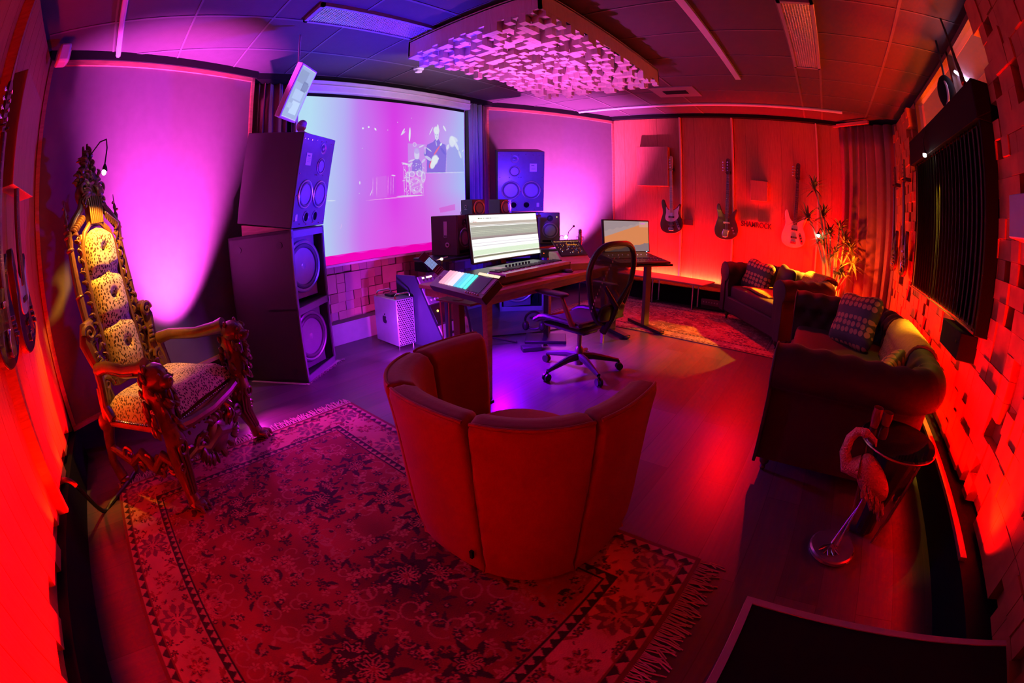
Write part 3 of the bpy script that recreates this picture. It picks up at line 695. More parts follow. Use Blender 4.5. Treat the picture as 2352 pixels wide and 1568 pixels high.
def leafc(m, c, L, ang, r, M=None):
    """carved acanthus leaf"""
    pts = []; rr = []
    for i in range(7):
        f = i/6; a = ang+.9*(f-.3); pts.append((c[0]+L*f*math.cos(a), c[1]-.012*math.sin(PI*f), c[2]+L*f*math.sin(a))); rr.append(r*(.35+1.3*math.sin(PI*min(1, f*.9+.08)))*(1-f*.4))
    return m.tube(pts, rr, 6, True, M)

# ------------------------------------------------------------------ materials with printed patterns
def mat_leopard():
    m = bpy.data.materials.new('leopard_fur'); m.use_nodes = True; nt = m.node_tree; N = nt.nodes; L = nt.links; b = N['Principled BSDF']
    tc = N.new('ShaderNodeTexCoord'); mp = N.new('ShaderNodeMapping'); mp.inputs['Scale'].default_value = (1.25, 1.25, .8)
    nz = N.new('ShaderNodeTexNoise'); nz.inputs['Scale'].default_value = 18; ad = N.new('ShaderNodeMix'); ad.data_type = 'VECTOR'; ad.inputs[0].default_value = .03
    L.new(tc.outputs['Object'], mp.inputs['Vector']); L.new(mp.outputs['Vector'], nz.inputs['Vector']); L.new(mp.outputs['Vector'], ad.inputs[4]); L.new(nz.outputs['Color'], ad.inputs[5])
    vo = N.new('ShaderNodeTexVoronoi'); vo.inputs['Scale'].default_value = 62; vo.inputs['Randomness'].default_value = .75; L.new(ad.outputs[1], vo.inputs['Vector'])
    rp = N.new('ShaderNodeValToRGB'); e = rp.color_ramp.elements; e[0].position = .36; e[0].color = (.06, .02, .008, 1); e[1].position = .46; e[1].color = (.72, .56, .36, 1)
    L.new(vo.outputs['Distance'], rp.inputs['Fac']); L.new(rp.outputs['Color'], b.inputs['Base Color']); b.inputs['Roughness'].default_value = .85
    b.inputs['Sheen Weight'].default_value = .3; MATS[m.name] = m; return m
LEO = mat_leopard()
def mat_discs():
    m = bpy.data.materials.new('disc_print'); m.use_nodes = True; nt = m.node_tree; N = nt.nodes; L = nt.links; b = N['Principled BSDF']
    tc = N.new('ShaderNodeTexCoord'); mp = N.new('ShaderNodeMapping'); mp.inputs['Scale'].default_value = (1, .001, 1); L.new(tc.outputs['Object'], mp.inputs['Vector'])
    vo = N.new('ShaderNodeTexVoronoi'); vo.inputs['Scale'].default_value = 19; vo.inputs['Randomness'].default_value = .18; L.new(mp.outputs['Vector'], vo.inputs['Vector'])
    rp = N.new('ShaderNodeValToRGB'); e = rp.color_ramp.elements; e[0].position = .40; e[0].color = (.50, .20, .08, 1); e[1].position = .46; e[1].color = (.05, .03, .025, 1)
    L.new(vo.outputs['Distance'], rp.inputs['Fac'])
    sp = N.new('ShaderNodeSeparateXYZ'); L.new(tc.outputs['Object'], sp.inputs[0]); ms = N.new('ShaderNodeMath'); ms.operation = 'SINE'; mm = N.new('ShaderNodeMath'); mm.operation = 'MULTIPLY'; mm.inputs[1].default_value = 30
    L.new(sp.outputs['Z'], mm.inputs[0]); L.new(mm.outputs[0], ms.inputs[0]); gt = N.new('ShaderNodeMath'); gt.operation = 'GREATER_THAN'; gt.inputs[1].default_value = .62; L.new(ms.outputs[0], gt.inputs[0])
    mx = N.new('ShaderNodeMix'); mx.data_type = 'RGBA'; L.new(gt.outputs[0], mx.inputs[0]); L.new(rp.outputs['Color'], mx.inputs[6]); mx.inputs[7].default_value = (.06, .05, .035, 1)
    L.new(mx.outputs[2], b.inputs['Base Color']); b.inputs['Roughness'].default_value = .6; MATS[m.name] = m; return m
DISC = mat_discs()
CARVE = mat('carved_gilt_wood', (.16, .075, .03), .3, .15, var=.35, vs=30, coat=.4)
# ------------------------------------------------------------------ carved throne
T = thing('carved_throne', 'tall ornate carved wooden throne with leopard print upholstery on the left', 'throne', (-2.39, .30, .008), math.radians(131))
def tl(y): return .0
# front cabriole legs with lion paws and lion head arm ends
for s in (-1, 1):
    m = MB()
    m.tube([(s*.395, -.03, .03), (s*.385, -.01, .10), (s*.36, .03, .20), (s*.345, .03, .30), (s*.355, -.01, .38), (s*.36, .0, .46)], [.045, .034, .038, .052, .062, .05], 14)
    m.ball((s*.40, -.055, .03), (.048, .06, .03), 14)
    for k in (-1, 0, 1): m.tube([(s*.40+k*.028, -.06, .04), (s*.402+k*.032, -.10, .032), (s*.404+k*.033, -.118, .008)], [.015, .017, .006], 8)
    for k in range(5):
        a = -.9+k*.45; m.tube([(s*.36+.055*math.sin(a), .0-.05*math.cos(a), .36), (s*.352+.046*math.sin(a), .0-.035*math.cos(a), .22), (s*.385+.034*math.sin(a), -.02-.03*math.cos(a), .09)], .009, 6)
    spiral(m, (s*.37, -.055, .34), .05, 1.3, .012, ph=PI/2, sgn=s)
    spiral(m, (s*.40, -.03, .24), .03, 1.2, .009, ph=-PI/2, sgn=-s)
    part('leg', m, CARVE, T)
    m = MB()
    m.tube([(s*.36, -.0, .44), (s*.37, -.01, .55), (s*.375, .02, .64), (s*.37, .02, .70)], [.05, .06, .075, .06], 14)
    m.ball((s*.375, -.01, .70), (.068, .085, .075), 18); m.ball((s*.375, -.085, .685), (.042, .045, .035), 14)      # lion head and muzzle
    m.ball((s*.375, -.125, .70), (.016, .014, .012), 8)
    for k in (-1, 1): m.ball((s*.375+k*.03, -.075, .725), .011, 8); m.ball((s*.375+k*.055, -.0, .76), (.018, .012, .022), 8)
    for k in range(46):
        a = random.uniform(0, 2*PI); h = random.uniform(.44, .76); R = .062+.03*math.sin((h-.4)*8)
        leafc(m, (s*.375+R*math.cos(a), .012+R*math.sin(a), h), random.uniform(.05, .085), -PI/2+random.uniform(-.5, .5), .011)
    part('lion_head', m, CARVE, T)
    # rear legs
    m = MB(); m.tube([(s*.33, .70, .03), (s*.33, .74, .14), (s*.33, .68, .30), (s*.31, .62, .46), (s*.29, .64, .6)], [.04, .034, .04, .05, .045], 12)
    m.ball((s*.33, .69, .02), (.042, .05, .02), 12); m.ball((s*.335, .66, .40), (.05, .055, .06), 12)
    part('leg', m, CARVE, T)
    # arm rail
    m = MB(); pth = [(s*.30, .63, .70), (s*.315, .5, .725), (s*.345, .28, .715), (s*.365, .12, .735), (s*.37, .05, .75)]
    m.tube(pth, [.035, .03, .03, .033, .04], 12, flat=1.2)
    m.tube([(s*.30+s*.034, .5, .715), (s*.345+s*.032, .28, .705), (s*.365+s*.03, .14, .72)], .008, 8)
    m.tube([(s*.30, .62, .70), (s*.315, .60, .60), (s*.33, .6, .5), (s*.33, .55, .43)], [.035, .028, .032, .04], 10)
    part('armrest', m, CARVE, T)
    # side stretcher of carved scrolls
    m = MB()
    m.tube([(s*.345, .03, .20), (s*.35, .15, .26), (s*.35, .25, .17), (s*.34, .36, .24), (s*.34, .48, .17), (s*.335, .68, .24)], [.024, .03, .034, .034, .03, .024], 10)
    Mx = Matrix.Translation((s*.35, 0, 0)) @ Matrix.Rotation(PI/2, 4, 'Z')
    for (yy, zz, R, p_) in ((.12, .20, .055, 0), (.30, .21, .06, PI), (.48, .22, .055, 0), (.40, .16, .035, PI/2), (.22, .15, .035, PI/2)): spiral(m, (yy, 0, zz), R, 1.4, .014, Mx, ph=p_)
    for k in range(14): leafc(m, (random.uniform(.08, .6), 0, random.uniform(.14, .26)), .06, random.uniform(0, 6), .012, Mx)
    part('stretcher', m, CARVE, T)
# front apron
m = MB()
m.tube([(-.34, .0, .42), (-.2, -.015, .40), (0, -.02, .385), (.2, -.015, .40), (.34, .0, .42)], .03, 10)
for k in range(-6, 7): m.ball((k*.05, -.03, .365-.012*math.cos(k)), .012, 8)
part('seat_rail', m, CARVE, T)
m = MB(); m.tube([(-.35, .02, .22), (-.22, .0, .25), (-.12, 0, .20), (0, -.01, .25), (.12, 0, .20), (.22, 0, .25), (.35, .02, .22)], [.02, .028, .035, .05, .035, .028, .02], 10)
pillow_shape(m, (0, -.01, .22), (.20, .07, .20), 1, .8, 20)
for s in (-1, 1):
    spiral(m, (s*.15, -.01, .23), .07, 1.5, .018, ph=0 if s > 0 else PI, sgn=s); spiral(m, (s*.27, 0, .24), .05, 1.3, .014, ph=PI if s > 0 else 0, sgn=-s)
for k in range(26): a = random.uniform(0, PI*2); leafc(m, (.10*math.cos(a)*1.6, -.02, .22+.08*math.sin(a)), .07, a, .013)
part('front_apron', m, CARVE, T)
# seat frame and cushion
m = MB(); m.box(-.34, .34, .02, .66, .375, .42); part('seat_frame', m, mat('gold_braid', (.5, .3, .1), .5), T, bevel=.02)
def seatf(u, v):
    x = (u-.5)*.66; y = .02+v*.60; e = min(1, (1-abs(2*u-1))*5, v*8+.05, (1-v)*6+.2); e = max(0, e)**.5
    z = .42+e*(.125+.012*math.cos(u*PI*4)*math.cos((v)*PI*3)-.0)
    return (x*1.02, y, z)
m = MB().surf(seatf, 40, 36); part('seat_cushion', m, LEO, T, "leopard print seat cushion")
m = MB()
for k in range(34):
    x = -.33+k*.02; m.ball((x, .015, .425), .007, 6)
for k in range(30):
    for s in (-1, 1): m.ball((s*.345, .03+k*.02, .425), .007, 6)
part('nail_trim', m, CHROME, T)
# back assembly (leaning)
B_ = Matrix.Translation((0, .64, .50)) @ Matrix.Rotation(math.radians(-12), 4, 'X')
def bp(u, v):
    z = v*.90; w = .135*(1-.0*v); arch = 1 if v < .84 else math.sqrt(max(0, 1-((v-.84)/.16)**2)); x = (u-.5)*2*w*max(arch, .03)
    e = max(0, 1-abs(2*u-1)**3)**.5*min(1, v*12+.05, (1-v)*12+.05); tuft = sum(math.exp(-((z-c)**2)/.0012) for c in (.31, .60)); bt = sum(math.exp(-((z-c)**2+x*x)/.0006) for c in (.16, .46, .75))
    return (x*(1-.06*tuft), -.03-e*(.075-.045*tuft*(.4+abs(2*u-1))-.05*bt), .10+z)
m = MB().surf(bp, 30, 90, B_); part('back_cushion', m, LEO, T, 'tufted leopard print back cushion')
m = MB()
def tk(m, pts, r, **k): return m.tube(pts, r, 10, True, B_, **k)
m.box(-.15, .15, -.03, .02, .05, .98, B_)
part('back_board', m, CARVE, T, bevel=.01)
m = MB()
for s in (-1, 1):
    tk(m, [(s*.155, -.02, .06), (s*.158, -.03, .5), (s*.15, -.03, .88), (s*.11, -.03, .98), (s*.05, -.03, 1.03), (0, -.03, 1.04)], .018)
    for k in range(15):
        z = .08+k*.062; spiral(m, (s*.178, -.03, z), .026, 1.2, .008, B_, ph=random.choice((0, PI/2, PI)), sgn=s*(1 if k % 2 else -1), n=14); leafc(m, (s*.175, -.035, z+.02), .05, PI/2+s*random.uniform(-.9, .3), .009, B_)
    # shoulder scrolls framing the top of the cushion
    tk(m, [(s*.23, 0, .90), (s*.225, -.01, 1.0), (s*.17, -.01, 1.07), (s*.11, -.02, 1.13), (s*.09, -.02, 1.2)], [.02, .03, .032, .028, .02])
    for k in range(7): leafc(m, (s*(.10+.015*k), -.035, 1.05-.012*k), .055, PI/2-s*.3, .01, B_)
part('carved_border', m, CARVE, T)
for s in (-1, 1):
    m = MB()
    tk(m, [(s*.235, .0, .0), (s*.235, 0, .32), (s*.235, 0, .62), (s*.23, 0, .90), (s*.235, 0, .98)], [.03, .022, .03, .022, .026])
    for z, r in ((.34, .034), (.36, .03), (.62, .034), (.9, .032), (.98, .034)): m.ball((s*.235, 0, z), (r, r, r*.5), 12, B_)
    m.lathe([(.022, 0), (.03, .015), (.012, .04), (.02, .07), (.008, .1), (.014, .13), (.005, .16), (.002, .22)], B_ @ Matrix.Translation((s*.235, 0, 1.0)), 10)
    for k in range(3): m.ball((s*.235+.016*(1 if k % 2 else -1), -.006, 1.06+.05*k), .011, 8, B_)
    # big lower scroll brackets
    tk(m, [(s*.20, -.01, .46), (s*.27, -.02, .44), (s*.30, -.02, .36), (s*.285, -.03, .26), (s*.26, -.03, .16), (s*.29, -.03, .08), (s*.31, -.03, .02)], [.03, .045, .05, .042, .04, .045, .04])
    spiral(m, (s*.275, -.06, .40), .05, 1.5, .018, B_, ph=0 if s > 0 else PI, sgn=s); spiral(m, (s*.27, -.06, .10), .045, 1.4, .016, B_, ph=PI if s > 0 else 0, sgn=-s)
    for k in range(4): m.ball((s*(.25+.008*k), -.06, .20+.028*k), (.034-.004*k, .02, .014), 10, B_)
    for k in range(8): leafc(m, (s*random.uniform(.2, .26), -.03, random.uniform(.05, .5)), .06, PI/2+random.uniform(-1, 1), .01, B_)
    part('side_column', m, CARVE, T)
# crest: fluted shield with mask, then pierced pinnacle
m = MB()
pillow_shape(m, (0, .0, 1.235), (.25, .10, .20), 1, .8, 24, B_)
m.box(-.055, .055, -.06, .0, 1.02, 1.22, B_)
for k in range(-3, 4): tk(m, [(k*.017, -.062, 1.02), (k*.018, -.066, 1.12), (k*.02, -.062, 1.2)], .006)
for s in (-1, 1):
    spiral(m, (s*.075, -.055, 1.26), .05, 1.7, .014, B_, ph=PI/2, sgn=s); spiral(m, (s*.085, -.05, 1.17), .032, 1.4, .011, B_, ph=-PI/2, sgn=-s)
    for k in range(5): leafc(m, (s*.03, -.06, 1.2), .08, PI/2-s*(.2+.35*k), .01, B_)
part('crest_shield', m, CARVE, T)
m = MB()
for i in range(60):
    f = random.random(); z = 1.28+.24*f; wd = .10*(1-f)+.012; x = random.uniform(-wd, wd); leafc(m, (x, random.uniform(-.03, .02), z), .05, PI/2-x*6+random.uniform(-.4, .4), .012, B_)
m.prism([(-.10, 1.26), (.10, 1.26), (.075, 1.36), (.045, 1.42), (.03, 1.49), (-.03, 1.51), (-.05, 1.40), (-.08, 1.34)], -.02, .02, B_ @ frame((0, 0, 0), (1, 0, 0), (0, 0, 1)))
for x, z in ((-.022, 1.57), (.018, 1.59), (.06, 1.46)): tk(m, [(x*1.1, 0, 1.46), (x, 0, z-.02), (x, 0, z)], [.014, .011, .008])
part('pinnacle', m, CARVE, T)
t = thing('gooseneck_lamp', 'lit gooseneck reading lamp curving from the top of the carved throne', 'lamp', (-3.10, -.325, 1.93))
part('neck', MB().tube([(0, 0, 0), (.06, .06, .05), (.15, .12, .085), (.24, .17, .07), (.30, .182, .0), (.315, .172, -.10)], .005, 8), BLACK, t)
part('lamp_head', MB().lathe([(.006, 0), (.016, -.02), (.02, -.045), (.018, -.045)], Matrix.Translation((.315, .172, -.095)) @ Matrix.Rotation(.35, 4, 'Y'), 16), BLACK, t)
part('bulb', MB().ball((.308, .168, -.142), (.016, .016, .019), 14), emi('bulb_warm', (1, .92, .75), 30), t)

# ------------------------------------------------------------------ round tub armchair (five padded shells)
VELV = mat('rust_velvet', (.34, .035, .012), .7, var=.2, vs=5, bump=.1, bs=60, sheen=.12)
T = thing('tub_armchair', 'big round rust velvet tub armchair seen from behind in the foreground', 'armchair', (-.975, 1.24, .008), 0)
def shell(a0, a1):
    def fn(u, v):
        a = math.radians(a0+(a1-a0)*u); ee = min(1, u*14, (1-u)*14); ee = math.sqrt(max(0, 1-(1-ee)**2)); k = .85+.15*ee
        # v runs round the cross section: outer bottom, up, over the top, down the inner face
        sec = [(.425, 0.02), (.445, .12), (.46, .30), (.478, .48), (.492, .62), (.498, .67), (.494, .69), (.476, .700), (.44, .704), (.40, .690), (.375, .65), (.365, .55), (.36, .45), (.355, .34), (.35, .2), (.35, .02)]
        f = v*(len(sec)-1); i = min(int(f), len(sec)-2); g = f-i; r = sec[i][0]*(1-g)+sec[i+1][0]*g; z = sec[i][1]*(1-g)+sec[i+1][1]*g
        mid = .425; r = mid+(r-mid)*(.72+.28*ee) if z > .5 else r-(1-ee)*.012*(1 if r > mid else -1); z = z-(1-ee)*.02*(z > .6)
        ca, sa = math.cos(a), math.sin(a); q = (abs(ca)**2.5+abs(sa)**2.5)**(-1/2.5)
        w = 1+.012*math.sin(a*5)*math.sin(z*9)
        return (r*q*ca*w, r*q*sa*w*1.0, z)
    return fn
for a0, a1 in ((-207, -161), (-160.6, -117.4), (-117, -71.4), (-71, -27.4), (-27, 17)):
    m = MB().surf(shell(a0, a1), 34, 46)
    for a in (0, 1): m.f.append(tuple(range(a*33*46, a*33*46+46))); m.mi.append(0)
    part('back_segment', m, VELV, T, ang=60)
m = MB()
for a0, a1 in ((-207, -161), (-160.6, -117.4), (-117, -71.4), (-71, -27.4), (-27, 17)):
    f = shell(a0, a1); m.tube([tuple(Vector(f(.03+.94*i/16, .42))+Vector((0, 0, .004))) for i in range(17)], .0065, 8)
part('piping', m, VELV, T)
m = MB(); pillow_shape(m, (0, -.0, .28), (.70, .68, .16), .35, .75, 40)
part('seat_cushion', m, VELV, T)
m = MB(); m.lathe([(.40, 0), (.41, .02), (.40, .2), (.2, .26)], None, 40); part('base', m, BLACKM, T)
m = MB(); m.cbox((.118, -.452, .13), (.012, .012, .035)); part('fabric_tag', m, BLACKM, T)

# ------------------------------------------------------------------ chesterfield sofas
DV = mat('dark_green_velvet', (.018, .008, .006), .7, var=.2, bump=.08, bs=50, sheen=.03)
def sofa(label, loc, rz, L, D, Hh=.72):
    T = thing('chesterfield_sofa', label, 'sofa', loc, rz); r = .125; R = .30
    x0, x1, y1 = r+.0, L-r, D-r
    segs = []
    # path of the roll: from the left front, round the back, to the right front
    pts = [(x0, 0), (x0, y1-R)]+[(x0+R-R*math.cos(a), y1-R+R*math.sin(a)) for a in [PI/2*i/8 for i in range(1, 9)]]+[(x1-R, y1)]+[(x1-R+R*math.sin(a), y1-R+R*math.cos(a)) for a in [PI/2*i/8 for i in range(1, 9)]]+[(x1, 0)]
    P2 = [Vector((p[0], p[1], 0)) for p in pts]; cum = [0]
    for i in range(1, len(P2)): cum.append(cum[-1]+(P2[i]-P2[i-1]).length)
    Lt = cum[-1]
    def at(s):
        s = max(0, min(Lt-1e-6, s)); i = max(k for k in range(len(cum)) if cum[k] <= s); i = min(i, len(P2)-2); f = (s-cum[i])/(cum[i+1]-cum[i]+1e-9); p = P2[i].lerp(P2[i+1], f); d = (P2[i+1]-P2[i]).normalized(); return p, Vector((-d.y, d.x, 0))
    prof = [(-.115, .30), (-.115, .40), (-.11, .50), (-.108, .56)]+[(-r*math.cos(a), Hh-r+r*math.sin(a)) for a in [PI*1.18*i/12 for i in range(13)]]+[(.035, .49), (.03, .40), (.03, .10)]
    def sweep(s0, s1, n):
        def fn(u, v):
            s = s0+(s1-s0)*u; p, nn = at(s); f = v*(len(prof)-1); i = min(int(f), len(prof)-2); g = f-i; a = prof[i][0]*(1-g)+prof[i+1][0]*g; z = prof[i][1]*(1-g)+prof[i+1][1]*g
            inner = v < .68
            if inner:
                ph = s/.155; row = (z-.3)/.13; t = math.cos(ph*2*PI)*math.cos(row*PI*1.0); k = .013*t*(1-abs(v-.3)*.6)
                a -= k if z < Hh-.09 else k*.4; z += k*.6 if z > Hh-.1 else 0
            return (p.x+nn.x*a, p.y+nn.y*a, z)
        m = MB().surf(fn, n, 44)
        m.f.append(tuple(range(0, 44))); m.mi.append(0); m.f.append(tuple(range((n-1)*44, n*44))[::-1]); m.mi.append(0); return m
    c1 = cum[1]+R*PI/4; c2 = Lt-c1
    part('armrest', sweep(0, c1, 50), DV, T, ang=60); part('backrest', sweep(c1, c2, int(70*L/1.5)), DV, T, ang=60); part('armrest', sweep(c2, Lt, 50), DV, T, ang=60)
    m = MB()
    for x, s in ((x0, 1), (x1, -1)):
        m.lathe([(r, 0), (r, .012), (r*.7, .018), (.001, .018)], Matrix.Translation((x, .0, Hh-r)) @ Matrix.Rotation(PI/2, 4, 'X'), 28)
        m.box(x-.085 if s > 0 else x-.03, x+.03 if s > 0 else x+.085, -.014, .004, .10, Hh-r-.05)
    part('arm_front', m, DV, T, bevel=.004)
    m = MB(); m.box(.10, L-.10, .0, D-.12, .10, .30); part('seat_base', m, DV, T, bevel=.02)
    m = MB(); pillow_shape(m, (L/2, D*.42, .36), (L-.42, D*.78, .17), .22, .14, 48); part('seat_cushion', m, DV, T)
    legm = mat('turned_leg_wood', (.05, .025, .015), .3)
    for x, y in ((.16, .05), (L-.16, .05), (.16, D-.16), (L-.16, D-.16)):
        part('leg', MB().lathe([(.012, 0), (.018, .015), (.014, .03), (.028, .05), (.03, .08), (.022, .105)], Matrix.Translation((x, y, 0)), 16), legm, T)
    btn = MB()
    for i in range(int(Lt/.155)):
        p, nn = at((i+.5)*.155)
        for k, z in enumerate((.43, .56)):
            btn.ball((p.x-nn.x*.103, p.y-nn.y*.103, z), .010, 8)
    part('tuft_button', btn, DV, T)
    return T
sofa('dark chesterfield sofa set diagonally before the far corner beside the low table', (-1.24, 5.68, .012), math.radians(-51.7), 1.58, .93)
sofa('dark chesterfield sofa along the right block wall, its big rolled arm toward us', (-.13, 4.22, .004), -PI/2, 2.18, 1.08)
def cushion(label, loc, rot, sz, m, name='cushion'):
    q = MB(); 
    def fn(u, v):
        a = (v-.5)*PI; t = u*2*PI; ca = sgp(math.cos(a), .55); x = sz[0]/2*ca*sgp(math.cos(t), .42); z = sz[1]/2*ca*sgp(math.sin(t), .42)
        k = 1+.10*(abs(x)/(sz[0]/2))*(abs(z)/(sz[1]/2))*2; return (x*k*.92, sz[2]/2*sgp(math.sin(a), 1.1), z*k*.92)
    q.surf(fn, 40, 19, cu=True); o = q.build(name, m, loc=loc, rot=rot); return tag(o, label, 'cushion')
cushion('cushion with dotted bands leaning in the corner of the diagonal sofa', (-.72, 5.55, .60), (math.radians(-18), .12, math.radians(-30)), (.44, .40, .16), DISC)
cushion('cushion with large orange discs on the sofa along the right wall', (.42, 3.62, .63), (math.radians(-24), -.10, math.radians(-48)), (.50, .44, .17), DISC)
cushion('second disc print cushion mostly behind the big rolled sofa arm', (.50, 2.48, .53), (math.radians(-30), .2, math.radians(-120)), (.42, .38, .15), DISC)
cushion('dark plain cushion between the dotted cushion and sofa back', (-.36, 5.45, .60), (math.radians(-14), .1, math.radians(-60)), (.42, .38, .14), DV)
FUR = mat('sheepskin', (.52, .27, .05), .95, bump=.8, bs=60, var=.25, vs=25)
def fur(label, fn, nu=60, nv=40):
    def g(u, v):
        p = Vector(fn(u, v)); e = .006*math.sin(u*97+math.sin(v*40)*3)*math.sin(v*61); return tuple(p+Vector((e, e, e+.004)))
    o = MB().surf(g, nu, nv).build('sheepskin_throw', FUR); s = o.modifiers.new('s', 'SOLIDIFY'); s.thickness = .022; s.offset = 1
    return tag(o, label, 'throw')
MA = Matrix.Translation((-1.24, 5.68, .012)) @ Matrix.Rotation(math.radians(-51.7), 4, 'Z'); MBs = Matrix.Translation((-.13, 4.22, .004)) @ Matrix.Rotation(-PI/2, 4, 'Z')
fur('golden sheepskin spread on the seat of the diagonal sofa', lambda u, v: MA @ Vector((.42+.62*u+.03*math.sin(v*5), .10+.52*v+.02*math.sin(u*7), .455-.02*(2*u-1)**2)))
def drape(M, xa, xb, D, Hh=.72, r=.125):
    def fn(u, v):
        x = xa+(xb-xa)*u+.03*math.sin(v*6); a = -.35+v*3.4; q = r+.02; yc = D-r
        if v < .45: f = v/.45; y = yc-q-.005; z = .44+(Hh-r-.44)*f; y -= .03*(1-f)
        else: a = (v-.45)/.55*2.6; y = yc-q*math.cos(a); z = Hh-r+q*math.sin(a)
        return M @ Vector((x, y, z))
    return fn
fur('golden sheepskin draped over the back of the diagonal sofa', drape(MA, .95, 1.35, .93))
fur('golden sheepskin draped over the back of the sofa by the blinds', drape(MBs, .75, 1.55, 1.08))
# ------------------------------------------------------------------ low table, stage, amp
REDT = mat_wood('red_lacquer', (.5, .2, .12), (.6, .28, .18), .35, (1, 6, 1))
T = thing('coffee_table', 'low flat table with thin square metal legs by the stage', 'table', (-2.15, 6.03, .008), -.12)
part('tabletop', MB().box(-.72, .70, -.27, .22, .335, .36), REDT, T, bevel=.006)
for x in (-.62, .55, -.08):
    m = MB()
    for y in (-.24,):
        m.box(x-.008, x+.008, -.245, -.229, 0, .335); m.box(x-.008, x+.008, -.04, -.024, 0, .335); m.box(x-.008, x+.008, -.245, -.024, 0, .014)
    part('leg_frame', m, STEEL, T, smooth=False)
tag(MB().box(-3.05, -1.02, 6.02, 6.405, 0, .25).build('stage_platform', BLACKM, bevel=.006), 'low black stage platform under the far wooden wall', 'platform')
bpy.data.objects['stage_platform'].location = (0, .02, 0)
bpy.data.objects['stage_platform'].scale = (1, 1, 1)
T = thing('rack_amplifier', 'slim rack amplifier with a blue light on the floor by the stage', 'amplifier', (-1.32, 5.95, .06))
part('chassis', MB().box(-.24, .24, -.01, .04, 0, .085), mat('amp_face', (.20, .12, .12), .4), T, bevel=.004)
m = MB()
for i in range(9): m.cyl((-.2+.04*i, -.012, .045), (-.2+.04*i, -.022, .045), .008, n=10)
part('knob', m, STEEL, T); part('power_light', MB().ball((.19, -.014, .045), .008, 8), emi('led_blue', (.3, .3, 1), 12), T)
part('feet', MB().box(-.24, .24, 0.0, .035, -.05, 0), BLACK, T)
# ------------------------------------------------------------------ bass guitars
BODY = [(-.035, .35), (-.062, .362), (-.09, .41), (-.118, .485), (-.145, .495), (-.162, .46), (-.158, .40), (-.145, .34), (-.145, .28), (-.17, .20), (-.186, .12), (-.166, .04), (-.10, -.006), (0, -.016), (.09, .006), (.155, .055), (.178, .13), (.162, .20), (.135, .26), (.12, .31), (.135, .37), (.145, .42), (.128, .44), (.095, .40), (.055, .358), (.035, .35)]
GUARD = [(-.085, .385), (-.05, .345), (0, .335), (.05, .345), (.10, .38), (.125, .41), (.12, .36), (.105, .30), (.115, .25), (.07, .19), (.0, .165), (-.08, .18), (-.10, .23), (-.085, .30)]
BP = smooth_poly(BODY, 4); GP = smooth_poly(GUARD, 4)
FX = frame((0, 0, 0), (1, 0, 0), (0, 0, 1))     # local z of prism = -y
NECK = {}
def bass(label, loc, rot, bodym, guardm, neckm, seed, style=0, group=None):
    T = thing('bass_guitar', label, 'guitar', loc, rot=rot, group=group)
    part('body', MB().prism(BP, -.02, .02, FX), bodym, T, bevel=.007)
    if guardm: part('pickguard', MB().prism(GP, .0205, .0235, FX), guardm, T)
    m = MB(); m.prism([(-.03, .30), (.03, .30), (.021, .93), (-.021, .93)], .012, .032, FX); nk = part('neck', m, neckm, T, bevel=.004)
    m = MB()
    for k in range(21): z = .93-.56*(1-2**(-(k+1)/12))/.702; m.cbox((0, -.0325, z), (.05-.012*(z-.36)/.57, .0025, .003))
    part('fret', m, CHROME, nk)
    hp = smooth_poly([(-.021, .93), (-.03, .96), (-.036, 1.0), (-.03, 1.12), (-.02, 1.155), (.005, 1.165), (.03, 1.15), (.032, 1.11), (.028, .99), (.021, .93)], 3)
    part('headstock', MB().prism(hp, .004, .02, FX), neckm, T)
    for k in range(4):
        z = .985+.04*k; q = MB(); q.cyl((-.005, -.02, z), (-.005, -.036, z), .010, n=12); q.tube([(-.03, -.012, z), (-.062, -.012, z)], .005, 6); q.ball((-.072, -.012, z), (.016, .005, .012), 10); part('tuning_peg', q, CHROME, T)
    for z in (.235, .125):
        part('pickup', MB().box(-.048, .045, -.034, -.02, z-.013, z+.013), BLACK if style != 1 else CHROME, T, bevel=.004)
    if style == 1: part('bridge_cover', MB().prism(smooth_poly([(-.05, .03), (-.06, .09), (-.03, .135), (.02, .13), (.03, .09), (.02, .03)], 4), .02, .04, FX), CHROME, T, bevel=.006)
    else: part('bridge', MB().box(-.045, .04, -.034, -.02, .035, .075), CHROME, T, bevel=.003)
    cp = part('control_plate', MB().prism(smooth_poly([(.065, .185), (.085, .20), (.105, .17), (.135, .10), (.14, .06), (.118, .05), (.10, .08), (.075, .14)], 4), .0205, .024, FX), CHROME if style != 1 else bodym, T)
    q = MB()
    for x, z in ((.09, .165), (.105, .13), (.12, .095)): q.cyl((x, -.024, z), (x, -.040, z), .012, n=12)
    part('control_knob', q, BLACK if style == 0 else CHROME, T)
    q = MB()
    for k in range(4): x = -.018+.012*k; q.tube([(x, -.038, .06), (x*.7, -.037, .93)], .0013, 5)
    part('string', q, STEEL, T)
    q = MB(); q.box(-.03, .03, .0, .06, .94, .98); q.tube([(-.03, .01, .955), (-.032, -.04, .955)], .006, 6); q.tube([(.03, .01, .955), (.032, -.04, .955)], .006, 6)
    part('wall_hanger', q, BLACK, T)
    return T
SB = mat('sunburst', (.08, .022, .01), .18, coat=.8, var=.5, vs=3); PGW = mat('pickguard_white', (.75, .72, .74), .3); MAPLE = mat_wood('maple', (.55, .38, .22), (.65, .48, .3), .35, (6, 6, 1)); ROSE = mat_wood('rosewood', (.06, .025, .02), (.10, .045, .03), .4, (6, 6, 1))
PNK = mat('pale_finish', (.62, .42, .42), .2, coat=.8)
bass('sunburst bass with white pickguard on the far wall, leftmost of three', (-2.20, 6.385, .985), (0, math.radians(-1), 0), SB, PGW, MAPLE, 1, group=None)
